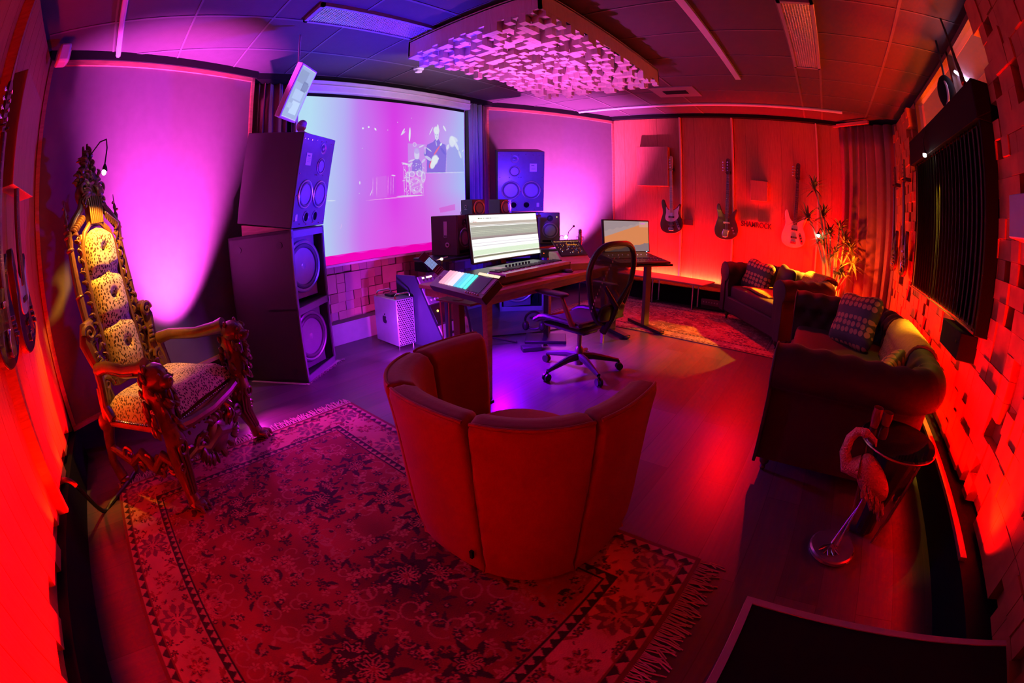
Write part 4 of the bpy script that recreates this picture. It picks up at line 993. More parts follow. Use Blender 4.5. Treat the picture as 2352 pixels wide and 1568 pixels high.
bass('dark brown bass with chrome covers hanging in the middle of the far wall', (-1.345, 6.385, .975), (0, math.radians(1), 0), SB, None, ROSE, 2, 1)
bass('pale pink bass hanging tilted beside the dracaena', (-.335, 6.385, .99), (0, math.radians(3), 0), PNK, PNK, ROSE, 3, 0)
bass('pale bass with dark neck hanging on the left wall', (-2.43, -.70, .985), (0, math.radians(-7), PI), SB, PGW, ROSE, 4, 0)
bass('dark bass cut by the left picture edge on the left wall', (-1.98, -.70, 1.0), (0, 0, PI), mat('black_finish', (.03, .015, .015), .15, coat=.8), None, ROSE, 5, 1)
bass('dark bass hanging on the block wall nearest the corner drape', (1.03, 5.36, .98), (0, 0, -PI/2), mat('black_finish', (.03, .015, .015), .15), BLACK, ROSE, 6, 0)
bass('dark bass hanging on the block wall beside the blinds', (1.03, 4.74, .98), (0, 0, -PI/2), mat('black_finish', (.03, .015, .015), .15), None, ROSE, 7, 1)
# lettering and little boards on the far wall
cu = bpy.data.curves.new('lettering', 'FONT'); cu.body = 'SHAMROCK'; cu.size = .105; cu.extrude = .012; cu.offset = .003; cu.space_character = 1.02
o = bpy.data.objects.new('lettering', cu); COL.objects.link(o); dg = bpy.context.evaluated_depsgraph_get(); me = bpy.data.meshes.new_from_object(o.evaluated_get(dg)); bpy.data.objects.remove(o); bpy.data.curves.remove(cu)
T = thing('wall_sign', 'dark raised letters spelling SHAMROCK on the far wooden wall', 'sign', (-1.135, 6.425, 1.185)); q = MB(); q.add([(v.co.x*.80, -v.co.z, v.co.y) for v in me.vertices], [tuple(f.vertices) for f in me.polygons])
for k in islands(q): part('letter', k, mat('letter_dark', (.05, .01, .01), .6), T)
tag(MB().box(-2.03, -1.88, 6.42, 6.44, 1.12, 1.20).build('wall_plaque', mat('plaque', (.10, .03, .03), .6)), 'small dark plaque beside the sunburst bass', 'plaque')
bx = mat_wood('pale_panel_wood2', (.42, .13, .07), (.52, .2, .12), .55, (10, 10, .7))
for nm, lb, b in (('large square wooden box panel high on the far wall left of the basses', 0, (-2.76, -2.25, 6.33, 6.46, 1.68, 2.29)), ('small square wooden box panel above the SHAMROCK letters', 0, (-.99, -.74, 6.37, 6.46, 1.56, 1.85)), ('wooden box panel high on the left wall beside the pale bass', 0, (-2.72, -2.2, -.78, -.66, 1.74, 2.3))):
    tag(MB().box(*b).build('wall_box', bx, bevel=.004), nm, 'wall box')
# ------------------------------------------------------------------ dracaena
T = thing('dracaena', 'tall dracaena plant with spiky crowns behind the diagonal sofa', 'plant', (.30, 5.98, 0))
part('pot', MB().lathe([(.12, 0), (.15, .25), (.155, .27), (.14, .27), (.135, .24)], None, 24), mat('pot', (.2, .1, .07), .6), T)
STEM = mat('dracaena_stem', (.48, .38, .24), .7); LEAF = mat('dracaena_leaf', (.20, .22, .07), .45, var=.3)
crowns = [(-.34, -.05, 1.83, .20), (-.42, -.03, 1.42, .24), (-.20, .02, 1.48, .20), (-.10, 0, 1.28, .18), (.03, .0, 1.36, .20), (.10, -.03, 1.20, .20), (.20, -.02, 1.10, .22), (-.03, -.08, 1.02, .18), (.24, -.1, .93, .24), (-.22, -.05, 1.15, .14), (.1, -.1, .80, .16)]
for k, (x, y, z, R) in enumerate(crowns):
    b0 = (-.1+.02*(k % 4)-.02 if k < 4 else .05*(k % 3)-.04, .0, .22); midp = (b0[0]+(x-b0[0])*.25, b0[1]+.0, b0[2]+(z-b0[2])*.55)
    m = MB().tube([b0, midp, (midp[0]+(x-midp[0])*.7, y, z-.12), (x, y, z)], [.018, .016, .012, .010], 8); s = part('stem', m, STEM, T)
    m = MB()
    for i in range(46):
        a = random.uniform(0, 2*PI); e = random.uniform(-.3, 1.2); L = R*random.uniform(.8, 1.35); d = Vector((math.cos(a)*math.cos(e), math.sin(a)*math.cos(e)*.8, math.sin(e))); pts = []; zz = random.uniform(-.07, .02)
        side = d.cross(Vector((0, 0, 1))).normalized()
        vs = []
        for j in range(6):
            f = j/5; p = Vector((x, y, z+zz))+d*L*f+Vector((0, 0, -.28*L*f*f)); w = .0125*math.sin(PI*min(1, f*.85+.12)); vs += [p-side*w, p+side*w]
        m.add(vs, [(2*j, 2*j+1, 2*j+3, 2*j+2) for j in range(5)])
    part('leaf_crown', m, LEAF, T)
t = thing('clip_lamp', 'white glowing reading lamp among the dracaena leaves', 'lamp', (.035, 5.86, 1.215))
part('lamp_head', MB().lathe([(.01, .03), (.03, 0), (.028, 0)], None, 16), BLACK, t); part('bulb', MB().ball((0, 0, -.012), .024, 14), emi('bulb_white', (1, .95, .9), 40), t)
part('neck', MB().tube([(0, 0, .03), (.02, .06, .08), (.08, .12, .02), (.12, .16, -.5), (.14, .17, -1.2)], .006, 8), BLACK, t)
# ------------------------------------------------------------------ blinds and items by the right wall
T = thing('vertical_blinds', 'black boxed window blind with vertical slats on the right block wall', 'blind', (0, 0, 0))
m = MB(); m.box(1.0, 1.20, 2.30, 4.32, 2.02, 2.24); m.box(1.02, 1.20, 2.30, 2.33, .93, 2.02); m.prism([(1.0, 2.24), (1.2, 2.24), (1.2, 2.13), (1.0, 2.02)], 0, .01, Matrix.Identity(4) if False else frame((0, 2.3, 0), (1, 0, 0), (0, 0, 1)))
part('pelmet', m, mat('pelmet_black', (.005, .005, .006), .7), T, bevel=.004)
MATS['pelmet_black'].node_tree.nodes['Principled BSDF'].inputs['Specular IOR Level'].default_value = .1
part('added_backing', MB().box(1.062, 1.07, 2.33, 4.31, .94, 2.03), mat('dark_backing', (.008, .006, .006), .6), T)  # dark sheet added behind the slats so the gaps stay black
SL = mat('slat_gloss', (.055, .048, .012), .5, var=.2)
for i in range(22):
    y = 2.38+i*.087; m = MB().surf(lambda u, v: (1.035+.012*math.cos((u-.5)*2.6)+.02*(u-.5), y+.075*u, .95+1.09*v), 7, 2); o = part('slat', m, SL, T)
m = MB(); m.tube([(1.03, 2.36, .935), (1.03, 4.3, .935)], .007, 6); part('bottom_chain', m, mat('brass', (.5, .4, .2), .4, 1), T)
t = thing('clip_lamp', 'tiny white glowing lamp at the upper corner of the black blinds', 'lamp', (.965, 3.56, 2.0))
part('bulb', MB().ball((0, 0, 0), .018, 12), emi('bulb_white', (1, .95, .9), 40), t); part('lamp_head', MB().lathe([(.01, .045), (.02, .015), (.018, .012)], None, 14), BLACK, t)
part('neck', MB().tube([(0, 0, .045), (.0, .02, .12), (.03, .03, .2)], .005, 6), BLACK, t)
t = thing('ceiling_spotlight', 'round black spotlight seen before the orange window', 'lamp', (1.12, 3.15, 2.42))
part('lamp_head', MB().ball((0, 0, 0), (.08, .10, .13), 18), BLACKM, t); part('yoke', MB().tube([(0, 0, .1), (0, 0, H-2.42)], .01, 8), BLACK, t); part('rim', MB().ring((0, 0, 0), .09, .01, Matrix.Translation((-.03, -.02, -.02)) @ Matrix.Rotation(PI/2, 4, 'Y'), 24, 6), mat('rim_pink', (.5, .4, .45), .3), t)
t = thing('microphone_stand', 'thin dark pole standing before the orange window and blinds', 'stand', (1.0, 2.42, 2.24))
part('pole', MB().tube([(0, 0, 0), (.02, .12, .2), (.06, .3, .56)], [.02, .012, .008], 8), BLACK, t)
t = thing('neon_tube', 'short glowing white-violet tube light above the blinds', 'lamp', (1.22, 2.95, 2.50))
part('tube', MB().tube([(0, .16, .09), (0, -.16, -.09)], .012, 10), emi('neon', (.75, .55, 1.), 14), t); part('end_cap', MB().ball((0, .165, .092), .016, 8).ball((0, -.165, -.092), .016, 8), BLACK, t)
t = thing('star_lamp', 'yellow star shaped lamp glowing in the orange window', 'lamp', (1.45, 2.70, 2.62))
st = [((.10 if i % 2 == 0 else .045)*math.cos(PI*i/5), (.10 if i % 2 == 0 else .045)*math.sin(PI*i/5)) for i in range(10)]
part('star', MB().prism(st, -.01, .01, frame((0, 0, 0), (0, 1, 0), (0, 0, 1))), mat('star_paper', (.8, .6, .1), .6, emit=(1, .45, .02), es=.9), t)
part('bulb', MB().ball((-.02, -.04, -.0), .022, 10), emi('bulb_amber', (1, .7, .15), 12), t)
t = thing('wall_socket_box', 'black box shelf below the blinds on the block wall', 'box', (1.05, 2.65, .86))
part('box', MB().box(-.07, .08, -.21, .21, -.10, .05), BLACKM, t, bevel=.005); part('cable_stub', MB().tube([(-.06, -.12, -.10), (-.06, -.13, -.03), (-.075, -.16, .0)], .01, 8), BLACK, t)
t = thing('wall_speaker', 'small purple-edged wall box cut by the right picture edge', 'speaker', (1.06, 1.84, 1.52))
part('box', MB().box(-.06, .08, -.12, .09, -.09, .09), mat('box_grey', (.4, .35, .42), .5), t, bevel=.006)
# ------------------------------------------------------------------ side table, statue, black table
GB = mat('black_gloss', (.01, .01, .012), .06, coat=1.)
T = thing('side_table', 'round glossy black side table behind the big rolled sofa arm', 'table', (.57, 1.86, 0))
part('tabletop', MB().lathe([(.20, .48), (.205, .485), (.205, .495), (.20, .50), (.001, .50)], None, 48), GB, T); part('rim', MB().ring((0, 0, .49), .205, .005, None, 48, 6), mat('copper_rim', (.7, .3, .2), .3, 1), T)
m = MB(); m.lathe([(.03, .0), (.05, .02), (.05, .15), (.13, .47), (.001, .48)], None, 12); part('pedestal', m, BLACK, T, ang=20)
m = MB()
for k in range(3):
    a = 1.2+k*2.1; m.tube([(.17*math.cos(a), .17*math.sin(a), .48), (.09*math.cos(a), .09*math.sin(a), .0)], .008, 6)
part('leg', m, mat('copper_rim', (.7, .3, .2), .3, 1), T)
def candle(label, loc, r, h):
    t = thing('glass_tealight', label, 'candle holder', loc)
    part('glass', MB().lathe([(r*.8, 0), (r, h*.5), (r*.95, h), (r*.85, h), (r*.85, h*.3), (.001, h*.3)], None, 20), mat('ruby_glass', (.5, .05, .04), .08, alpha=.85), t); part('wax', MB().lathe([(r*.8, h*.3), (r*.8, h*.5), (.001, h*.5)], None, 16), mat('wax', (.6, .4, .3), .5), t)
    return t
candle('small red glass candle holder on the black side table', (.50, 1.98, .501), .03, .06)
candle('dark glass candle holder at the left of the black side table', (.43, 1.93, .501), .028, .09)
T = thing('bird_statue', 'red-lit hammered metal bird statue on a round disc foot', 'statue', (.40, 1.665, 0))
part('foot', MB().lathe([(.118, 0), (.122, .008), (.12, .02), (.112, .026), (.001, .028)], None, 48), mat('polished_foot', (.5, .4, .4), .18, .7), T)
m = MB()
for k in range(5): a = -.8+k*.4; m.tube([(.0, -.0, .03), (.045*math.sin(a)-.02, -.05*math.cos(a), .034), (.075*math.sin(a)-.02, -.085*math.cos(a), .032)], [.006, .012, .004], 8, flat=.5)
part('claw', m, STEEL, T)
m = MB(); m.tube([(.02, .0, .03), (.03, .01, .16), (.05, .02, .30)], .006, 8); m.tube([(-.01, .01, .03), (.02, .02, .16), (.06, .02, .30)], .006, 8); part('leg', m, STEEL, T)
HM = mat('hammered_metal', (.85, .35, .25), .35, .6, bump=1., bs=110)
def bf(u, v):
    a = (v)*PI; t = u*2*PI; ln = .125; x = -math.cos(a)*ln; r = .075*math.sin(a)**.8*(1+.25*math.cos(a)); dd = x-0
    return (.06+x*.78, .02+r*math.cos(t)*.75, .375-x*.55*.8+r*math.sin(t)+(.01*math.sin(u*60)*math.sin(v*40)*.25))
part('body', MB().surf(bf, 36, 26, cu=True), HM, T)
part('neck', MB().tube([(-.03, .02, .42), (-.09, .03, .41), (-.115, .04, .46), (-.11, .045, .52), (-.085, .045, .555), (-.06, .04, .56)], [.05, .036, .026, .022, .020, .018], 14), HM, T)
part('head', MB().ball((-.05, .035, .56), (.026, .02, .02), 12).tube([(-.03, .03, .56), (.005, .02, .545), (.015, .02, .52)], [.012, .009, .003], 8), HM, T)
m = MB()
for i in range(90):
    f = random.random(); x = .0+.15*f; z = .40-.10*f-random.uniform(0, .05); y = -.035+random.uniform(-.02, .02); m.tube([(x, y, z), (x+.012, y-.008, z-.022), (x+.016, y-.006, z-.036)], [.003, .006, .001], 5)
part('feather', m, HM, T)
T = thing('black_cube_table', 'big glossy black low table with lit metal edge at bottom right', 'table', (.05, .81, 0))
part('body', MB().box(.012, .92, -1.3, -.012, 0, .435), BLACK, T, bevel=.005); part('tabletop', MB().box(.02, .93, -1.3, -.02, .435, .451), BLACKM, T)
part('edge_trim', MB().box(0, .93, -.02, 0, .425, .455).box(0, .02, -1.3, -.02, .425, .455), mat('trim_alu', (.45, .38, .38), .5, .2), T, smooth=False)
#@@DESK
# ------------------------------------------------------------------ main desk
OAK = mat_wood('desk_oak', (.36, .22, .14), (.50, .33, .21), .4, (8, 1.2, 8))
T = thing('mixing_desk_table', 'wooden studio desk with tapered legs holding the keyboard and wide screen', 'desk', (-1.905, 2.045, 0))
part('tabletop', MB().box(-.70, 0, 0, 1.69, .715, .745), OAK, T, bevel=.004)
part('apron', MB().box(-.66, -.03, .03, .05, .655, .715).box(-.05, -.03, .03, 1.66, .655, .715).box(-.66, -.03, 1.64, 1.66, .655, .715), OAK, T)
for x, y in ((-.03, .03), (-.67, 1.65), (-.03, 1.65)):
    m = MB(); a = .026; b = .013; m.add([(x-b, y-b, 0), (x+b, y-b, 0), (x+b, y+b, 0), (x-b, y+b, 0), (x-a, y-a, .715), (x+a, y-a, .715), (x+a, y+a, .715), (x-a, y+a, .715)], [(0, 3, 2, 1), (4, 5, 6, 7), (0, 1, 5, 4), (1, 2, 6, 5), (2, 3, 7, 6), (3, 0, 4, 7)])
    part('leg', m, OAK, T, smooth=False)
m = MB(); m.tube([(-.52, .05, .70), (-.50, .06, .02), (-.48, .06, .004), (-.46, .06, .02), (-.42, .05, .70)], .0055, 8); part('hairpin_leg', m, mat('red_steel', (.5, .2, .15), .4, .4), T)
# keyboard
T = thing('piano_keyboard', 'long black piano keyboard controller in front of the wide curved screen', 'keyboard', (-1.985, 2.19, .79), math.radians(2.5))
part('case', MB().box(-.40, 0, 0, 1.06, -.03, .028), PLAST, T, bevel=.008)
part('wedge_stand', MB().box(-.36, -.05, .05, 1.02, -.045, -.03), BLACK, T)
kw = .89/44; KW = mat('white_key', (.75, .72, .75), .25)
for i in range(44): part('white_key', MB().box(-.155, .006, .14+i*kw+.0006, .14+(i+1)*kw-.0006, .016, .040), KW, T)
for i in range(43):
    if i % 7 in (0, 1, 3, 4, 5): part('black_key', MB().box(-.155, -.065, .14+(i+1)*kw-.006, .14+(i+1)*kw+.006, .040, .049), BLACK, T)
m = MB()
for i in range(88): m.cbox((-.163, .14+i*.89/88, .030), (.005, .006, .004))
part('key_light', m, emi('light_guide', (.15, .25, 1.), 3.5), T)
m = MB()
for i in range(8): m.cyl((-.27, .50+i*.045, .028), (-.27, .50+i*.045, .045), .009, n=12)
part('encoder', m, BLACK, T)
part('small_display', MB().box(-.34, -.24, .36, .47, .028, .030), emi('lcd', (.7, .4, .5), .5), T)
part('jog_wheel', MB().lathe([(.03, 0), (.032, .008), (.02, .014), (.001, .014)], Matrix.Translation((-.16, .09, .028)), 24), BLACK, T)
# curved ultrawide monitor
T = thing('curved_monitor', 'wide curved bright monitor showing audio tracks behind the keyboard', 'monitor', (-2.615, 3.055, 1.037), 0)
T.rotation_euler = (0, math.radians(-7), math.radians(1.5))
MWd, MHt = .945, .395
def curve_pt(y, z, off=0.): return (.16*(2*y/MWd)**2*.22+off, y, z)
def paint_daw(X, Y):
    v = .5-Y/MHt; u = X/MWd+.5; c = np.tile(srgb(252, 252, 248), (len(X), 1))
    def band(a, b, col, k=0.): 
        q = (v >= a) & (v < b); c[q] = np.array(col)
    band(.155, .215, srgb(175, 165, 155)); band(.215, .225, srgb(240, 238, 235)); band(.225, .24, srgb(150, 145, 140)); band(.255, .47, srgb(160, 162, 150)); band(.47, .495, srgb(150, 135, 135)); band(.495, .52, srgb(130, 118, 118))
    for a in (.33, .365, .40): band(a, a+.006, srgb(195, 200, 180))
    band(.52, .60, srgb(238, 236, 236)); band(.60, .612, srgb(205, 200, 205)); band(.612, .66, srgb(246, 246, 250)); band(.66, .675, srgb(190, 185, 190)); band(.675, .75, srgb(232, 236, 232)); band(.75, .86, srgb(205, 222, 195)); band(.86, .875, srgb(240, 240, 232)); band(.875, .91, srgb(120, 118, 100)); band(.91, .925, srgb(210, 210, 190))
    wv = ((v > .26) & (v < .47)) | ((v > .69) & (v < .85)); c[wv] *= (1-.10*(rng.random(wv.sum()) > .6))[:, None]
    for i in range(26):
        a = .12+.008*i
        q = (np.abs(u-a-.01*rng.random()) < .003) & (np.abs(v-.075) < .008+.004*rng.random()); c[q] = srgb(90, 100, 60) if i < 12 else srgb(120, 120, 120)
    for i in range(14):
        a = .28+.012*i; q = (np.abs(u-a) < .0035) & (np.abs(v-.078) < .006); c[q] = srgb(110, 110, 110)
    for i in range(7):
        q = (np.abs(u-(.05+.009*i)) < .003) & (np.abs(v-.145) < .008); c[q] = srgb(200, 60, 60); q = (np.abs(u-(.03+.009*i)) < .0035) & (np.abs(v-.12) < .004); c[q] = srgb(120, 120, 130)
    c[(u < .004) | (v < .01)] = srgb(200, 200, 205); return c
o = pattern_plane('display', MWd, MHt, 300, 220, paint_daw, mat_attr('display_light_2', 1.4), T)
co = np.zeros(len(o.data.vertices)*3, np.float32); o.data.vertices.foreach_get('co', co); co = co.reshape(-1, 3); yy = co[:, 0].copy(); zz = co[:, 1].copy()
new = np.stack([.16*(2*yy/MWd)**2*.22+.004, yy, zz], 1).astype(np.float32); o.data.vertices.foreach_set('co', new.ravel()); o.data.update()
m = MB(); m.surf(lambda u, v: curve_pt((u-.5)*(MWd+.012), (v-.5)*(MHt+.02), 0), 30, 2); b0 = len(m.v); m.surf(lambda u, v: curve_pt((u-.5)*(MWd+.012), (v-.5)*(MHt+.02), -.03), 30, 2)
m2 = MB()
for z in (-MHt/2-.008, MHt/2+.004): m2.tube([curve_pt((i/24-.5)*(MWd+.012), z, -.008) for i in range(25)], .010, 6)
for y in (-MWd/2-.006, MWd/2+.006): m2.tube([curve_pt(y, -MHt/2-.008, -.008), curve_pt(y, MHt/2+.004, -.008)], .010, 6)
m.v += []; o1 = part('rear_shell', m, PLAST, T); part('bezel', m2, BLACK, T)
m = MB(); m.box(-.08, -.04, -.04, .04, -.25, .05); m.box(-.14, .06, -.14, .14, -.265, -.25); part('stand', m, BLACK, T, bevel=.006)
# speaker shelf and riser
T = thing('speaker_shelf', 'black shelf bridge behind the screen carrying the desk speakers', 'shelf', (-2.86, 3.22, 0))
m = MB(); m.box(-.20, .19, -.86, .96, .865, .888); part('board', m, BLACK, T, bevel=.004)
m = MB(); m.box(-.10, .10, -.355, .60, 1.195, 1.215); part('upper_board', m, BLACK, T)
m = MB()
for y in (-.33, .55): m.box(-.08, .08, y-.015, y+.015, .888, 1.195)
part('riser', m, BLACK, T)
for y in (-.66, .84):
    m = MB(); m.box(-.02, .02, y-.02, y+.02, 0, .865); m.box(-.22, .22, y-.03, y+.03, 0, .02); part('leg', m, BLACK, T)
def near_field(label, loc, rz, side_marks):
    u = thing('nearfield_speaker', label, 'speaker', loc, rz)     # front faces -y
    part('cabinet', MB().box(-.11, .11, 0, .27, 0, .35), mat('brown_cab', (.12, .05, .04), .45), u, bevel=.006)
    part('baffle', MB().box(-.107, .107, -.006, .002, .004, .346), mat('baffle_brown', (.14, .10, .10), .5), u, bevel=.003)
    driver(u, 0, .15, .078, -.008)
    M = Matrix.Translation((0, -.007, .285)) @ Matrix.Rotation(PI/2, 4, 'X'); part('tweeter', MB().lathe([(.034, 0), (.03, .004), (.016, -.006), (.012, .004), (.002, .008)], M, 24), BLACK, u)
    part('bass_slot', MB().box(-.085, .085, -.009, -.004, .02, .045), BLACKM, u)
    part('power_light', MB().ball((.075, -.009, .30), .004, 8), emi('led_amber', (1, .6, .1), 8), u)
    if side_marks:
        w = mat('pink_sticker', (.9, .5, .6), .4); part('side_stripe', MB().box(-.1125, -.11, .10, .135, .16, .30), w, u)
        p = part('side_badge', MB().ring((0, 0, 0), .017, .006, Matrix.Translation((-.1125, .10, .095)) @ Matrix.Rotation(PI/2, 4, 'Y'), 20, 6), w, u)
        m = MB()
        for k in range(3): m.cbox((-.1135, .11+.009*k, .172), (.001, .005, .014))
        part('side_print', m, BLACK, u)
    return u
# left speaker: front normal (.97,.25) ; local -y -> (.97,.25) => local y=(-.97,-.25), rz: (-sin, cos)=(-.97,-.25)
near_field('brown desk speaker with pink stripe and ring on its side, left of the wide screen', (-2.78, 2.71, .89), math.atan2(.97, -.25), True)
near_field('brown desk speaker standing right of the wide screen', (-2.79, 4.03, .89), math.atan2(.65, .76), False)
T = thing('audio_interface', 'small dark knob box under the right desk speaker', 'controller', (-2.72, 4.0, .80), math.atan2(.65, .76))
T.location = (-2.44, 3.54, .84); part('box', MB().box(-.10, .10, 0, .12, -.035, .045), PLAST, T, bevel=.006)
part('volume_ring', MB().ring((0, -.002, .006), .024, .003, Matrix.Rotation(PI/2, 4, 'X') , 24, 6), mat('amber_ring', (.5, .2, .1), .3), T); part('red_light', MB().ball((-.07, -.002, .008), .004, 6), emi('led_red', (1, .05, .02), 8), T)
def auratone(label, loc, rz, logo):
    u = thing('cube_speaker', label, 'speaker', loc, rz)
    part('cabinet', MB().box(-.08, .08, 0, .15, 0, .16), mat('cube_cab', (.09, .09, .11), .4), u, bevel=.004)
    driver(u, 0, .08, .058, -.004); part('grille_ring', MB().ring((0, 0, 0), .068, .004, Matrix.Translation((0, -.006, .08)) @ Matrix.Rotation(PI/2, 4, 'X'), 32, 6), mat('copper_rim', (.7, .3, .2), .3, 1), u)
    if logo:
        p = part('side_logo', MB().ring((0, 0, 0), .013, .003, Matrix.Translation((-.081, .085, .095)) @ Matrix.Rotation(PI/2, 4, 'Y'), 20, 6, 1.), mat('pickguard_white', (.75, .72, .74), .3), u); part('side_print', MB().box(-.0815, -.080, .068, .102, .068, .073), mat('pickguard_white', (.75, .72, .74), .3), u)
    part('speaker_cable', MB().tube([(-.02, .15, .06), (-.04, .20, .05), (-.03, .2, .0)], .003, 6), BLACK, u)
    return u
auratone('small cube speaker with round side logo, left one above the wide screen', (-2.80, 2.925, 1.217), math.atan2(1, .02), True)
auratone('small cube speaker lit pink, right one above the wide screen', (-2.80, 3.30, 1.217), math.atan2(1, .05), False)
# tablet on wooden stand, mouse, papers
T = thing('tablet', 'tablet with glowing mixer meters on a wooden stand', 'tablet')
M = frame((-2.075, 3.385, .86), (.11, .29, 0), (-.80, .32, .72)); T.matrix_world = M
def paint_tab(X, Y):
    c = np.tile(srgb(14, 12, 22), (len(X), 1)); r = np.random.default_rng(3)
    for i in range(60):
        x = r.uniform(-.13, .13); y = r.uniform(-.08, .09); c[(np.abs(X-x) < .002) & (np.abs(Y-y) < .003)] = srgb(*random.choice([(255, 200, 60), (255, 140, 60), (220, 220, 255), (120, 160, 255)]))
    q = (Y > .075) & (Y < .085); c[q] = srgb(210, 150, 90); c[q & ((X*180).astype(int) % 2 == 0)] = srgb(30, 25, 30)
    q = (Y > .03) & (Y < .042) & (X > -.02) & (X < .10); c[q & ((X*260).astype(int) % 2 == 0)] = srgb(250, 150, 40)
    return c
pattern_plane('display', .28, .19, 120, 80, paint_tab, mat_attr('display_light_3', 1.2), T, Matrix.Translation((0, .10, .0075)))
part('casing', MB().box(-.15, .15, 0, .205, -.001, .006), PLAST, T, bevel=.003)
T = thing('tablet_stand', 'pale wooden stand under the tablet on the desk', 'stand', (-2.10, 3.38, .745), math.radians(-20.6))
part('block', MB().prism([(-.13, 0), (.11, 0), (.11, .06), (.07, .07), (-.02, .15), (-.13, .15)], -.165, .165, frame((0, 0, 0), (1, 0, 0), (0, 0, 1))), mat_wood('birch', (.65, .5, .32), (.78, .62, .42), .45, (4, 1, 4)), T, bevel=.006)
part('dial', MB().cyl((.09, -.1, .065), (.09, -.1, .075), .012), BLACK, T)
T = thing('computer_mouse', 'dark mouse under the little warm lamp on the desk', 'mouse', (-1.985, 3.13, .7465), .2)
m = MB(); pillow_shape(m, (0, 0, .014), (.10, .062, .036), .9, .9, 20); part('shell', m, mat('mouse_shell', (.12, .10, .12), .2), T); part('scroll_wheel', MB().cyl((.028, -.004, .03), (.028, .004, .03), .006), STEEL, T)
tag(MB().box(-2.14, -1.93, 2.96, 3.22, .7452, .747).build('mouse_pad', mat('pad_pale', (.55, .42, .40), .6)), 'pale square pad under the mouse', 'mouse pad')
tag(MB().box(-.10, .10, -.14, .14, 0, .0015).build('paper_sheet', mat('paper', (.7, .66, .68), .7), loc=(-2.03, 2.17, .7455), rot=(0, 0, .4)), 'sheet of paper on the near desk corner', 'paper')
tag(MB().box(-.08, .08, -.11, .11, 0, .0015).build('paper_sheet', mat('paper', (.7, .66, .68), .7), loc=(-2.0, 2.84, .7455), rot=(0, 0, -.3)), 'sheet of paper lying before the middle of the keyboard', 'paper')
T = thing('desk_lamp', 'small gooseneck desk lamp glowing behind the tablet', 'lamp', (-2.60, 4.12, .745))
T.location = (-2.42, 3.66, .745)
part('base', MB().lathe([(.03, 0), (.03, .01), (.005, .014)], None, 16), BLACK, T); part('neck', MB().tube([(0, 0, .01), (-.01, -.03, .2), (.0, .02, .27), (.02, .07, .26)], .004, 6), BLACK, T); part('bulb', MB().ball((.02, .085, .252), .017, 12), emi('bulb_warm', (1, .92, .75), 30), T)
T = thing('gooseneck_microphone', 'thin dark gooseneck talkback microphone beside the desk lamp', 'microphone', (-2.40, 3.76, .745))
part('base', MB().lathe([(.03, 0), (.03, .01), (.005, .014)], None, 16), BLACK, T); part('neck', MB().tube([(0, 0, .01), (0, .0, .16), (0, .03, .3), (.02, .09, .355)], .004, 6), BLACK, T); part('capsule', MB().ball((.02, .10, .36), .012, 10), BLACK, T)
T = thing('studio_microphone', 'silver condenser microphone in a shock mount behind the tablet', 'microphone', (-2.70, 4.52, 0))
part('body', MB().lathe([(.02, .86), (.022, .88), (.022, .98), (.018, .985)], None, 20), STEEL, T); part('grille', MB().lathe([(.018, .985), (.022, .99), (.022, 1.03), (.012, 1.045)], None, 20), CHROME, T)
m = MB(); m.ring((0, 0, .90), .042, .003, None, 24, 6); m.ring((0, 0, .95), .042, .003, None, 24, 6)
for k in range(4): a = k*PI/2; m.tube([(.042*math.cos(a), .042*math.sin(a), .89), (.042*math.cos(a), .042*math.sin(a), .96)], .003, 5)
part('shock_mount', m, CHROME, T); part('boom_arm', MB().tube([(.0, -.04, .92), (-.02, -.18, .90), (-.02, -.30, .86)], .006, 6), STEEL, T); part('pole', MB().tube([(0, 0, .01), (0, 0, .86)], .008, 8), BLACK, T); part('base', MB().lathe([(.12, 0), (.12, .01), (.01, .02)], None, 24), BLACK, T)
# pad controller on its stand
T = thing('pad_controller', 'keyboard pad controller with glowing coloured keys on a stand at the desk corner', 'controller')
M = frame((-2.235, 1.842, .80), (.633, -.135, 0), (-.07, .13, .085)); T.matrix_world = M; Lk = .61; Wk = .150
part('case', MB().box(0, Lk, 0, Wk, -.055, -.003), mat('dark_case', (.03, .02, .025), .45), T, bevel=.006)
part('top_plate', MB().box(.003, Lk-.003, .003, Wk-.003, -.003, 0), mat('violet_case', (.22, .18, .25), .45), T)
cols = [(1, .35, .5), (1, .4, .55), (1, .55, .65), (1, .7, .85), (1, .75, .9), (.15, .55, .8), (.1, .7, .9), (.15, .85, .95), (.1, .9, .8)]
for i in range(9):
    x = .09+i*.036+(.006 if i == 8 else 0); part('glow_key', MB().box(x, x+.027, .035, .150, 0, .008), emi('key_glow_%d' % i, cols[i], 1.25), T, bevel=.002)
for i in range(4): part('scene_button', MB().box(.40+i*.052, .446+i*.052, .158, .174, 0, .006), emi('button_glow', (1., .75, .5), 1.3), T)
part('touch_grid', MB().box(.43, .555, .03, .148, 0, .003), mat('grid_pad', (.10, .08, .12), .3), T); part('side_strip', MB().box(.575, .60, .03, .148, 0, .003), mat('strip_magenta', (.45, .15, .45), .4), T)
m = MB()
for i in range(6): m.cyl((.435+.024*i, .016, 0), (.435+.024*i, .016, .008), .006, n=10)
part('small_knob', m, WHITE, T); part('side_wheel', MB().ring((0, 0, 0), .014, .002, Matrix.Translation((.045, .08, .001)), 20, 6), mat('violet_ring', (.5, .2, .5), .4), T)
T = thing('controller_stand', 'black column stand carrying the pad controller', 'stand', (-2.02, 1.90, 0))
m = MB(); m.box(-.03, .03, -.025, .025, .0, .72); m.box(-.16, .16, -.05, .05, .70, .715); part('column', m, mat('dark_red_steel', (.10, .04, .03), .5), T, bevel=.004)
part('base', MB().box(-.2, .15, -.15, .15, 0, .015), BLACK, T, bevel=.004)
T = thing('remote_controller', 'long slim fader remote tilted on an arm left of the desk', 'controller')
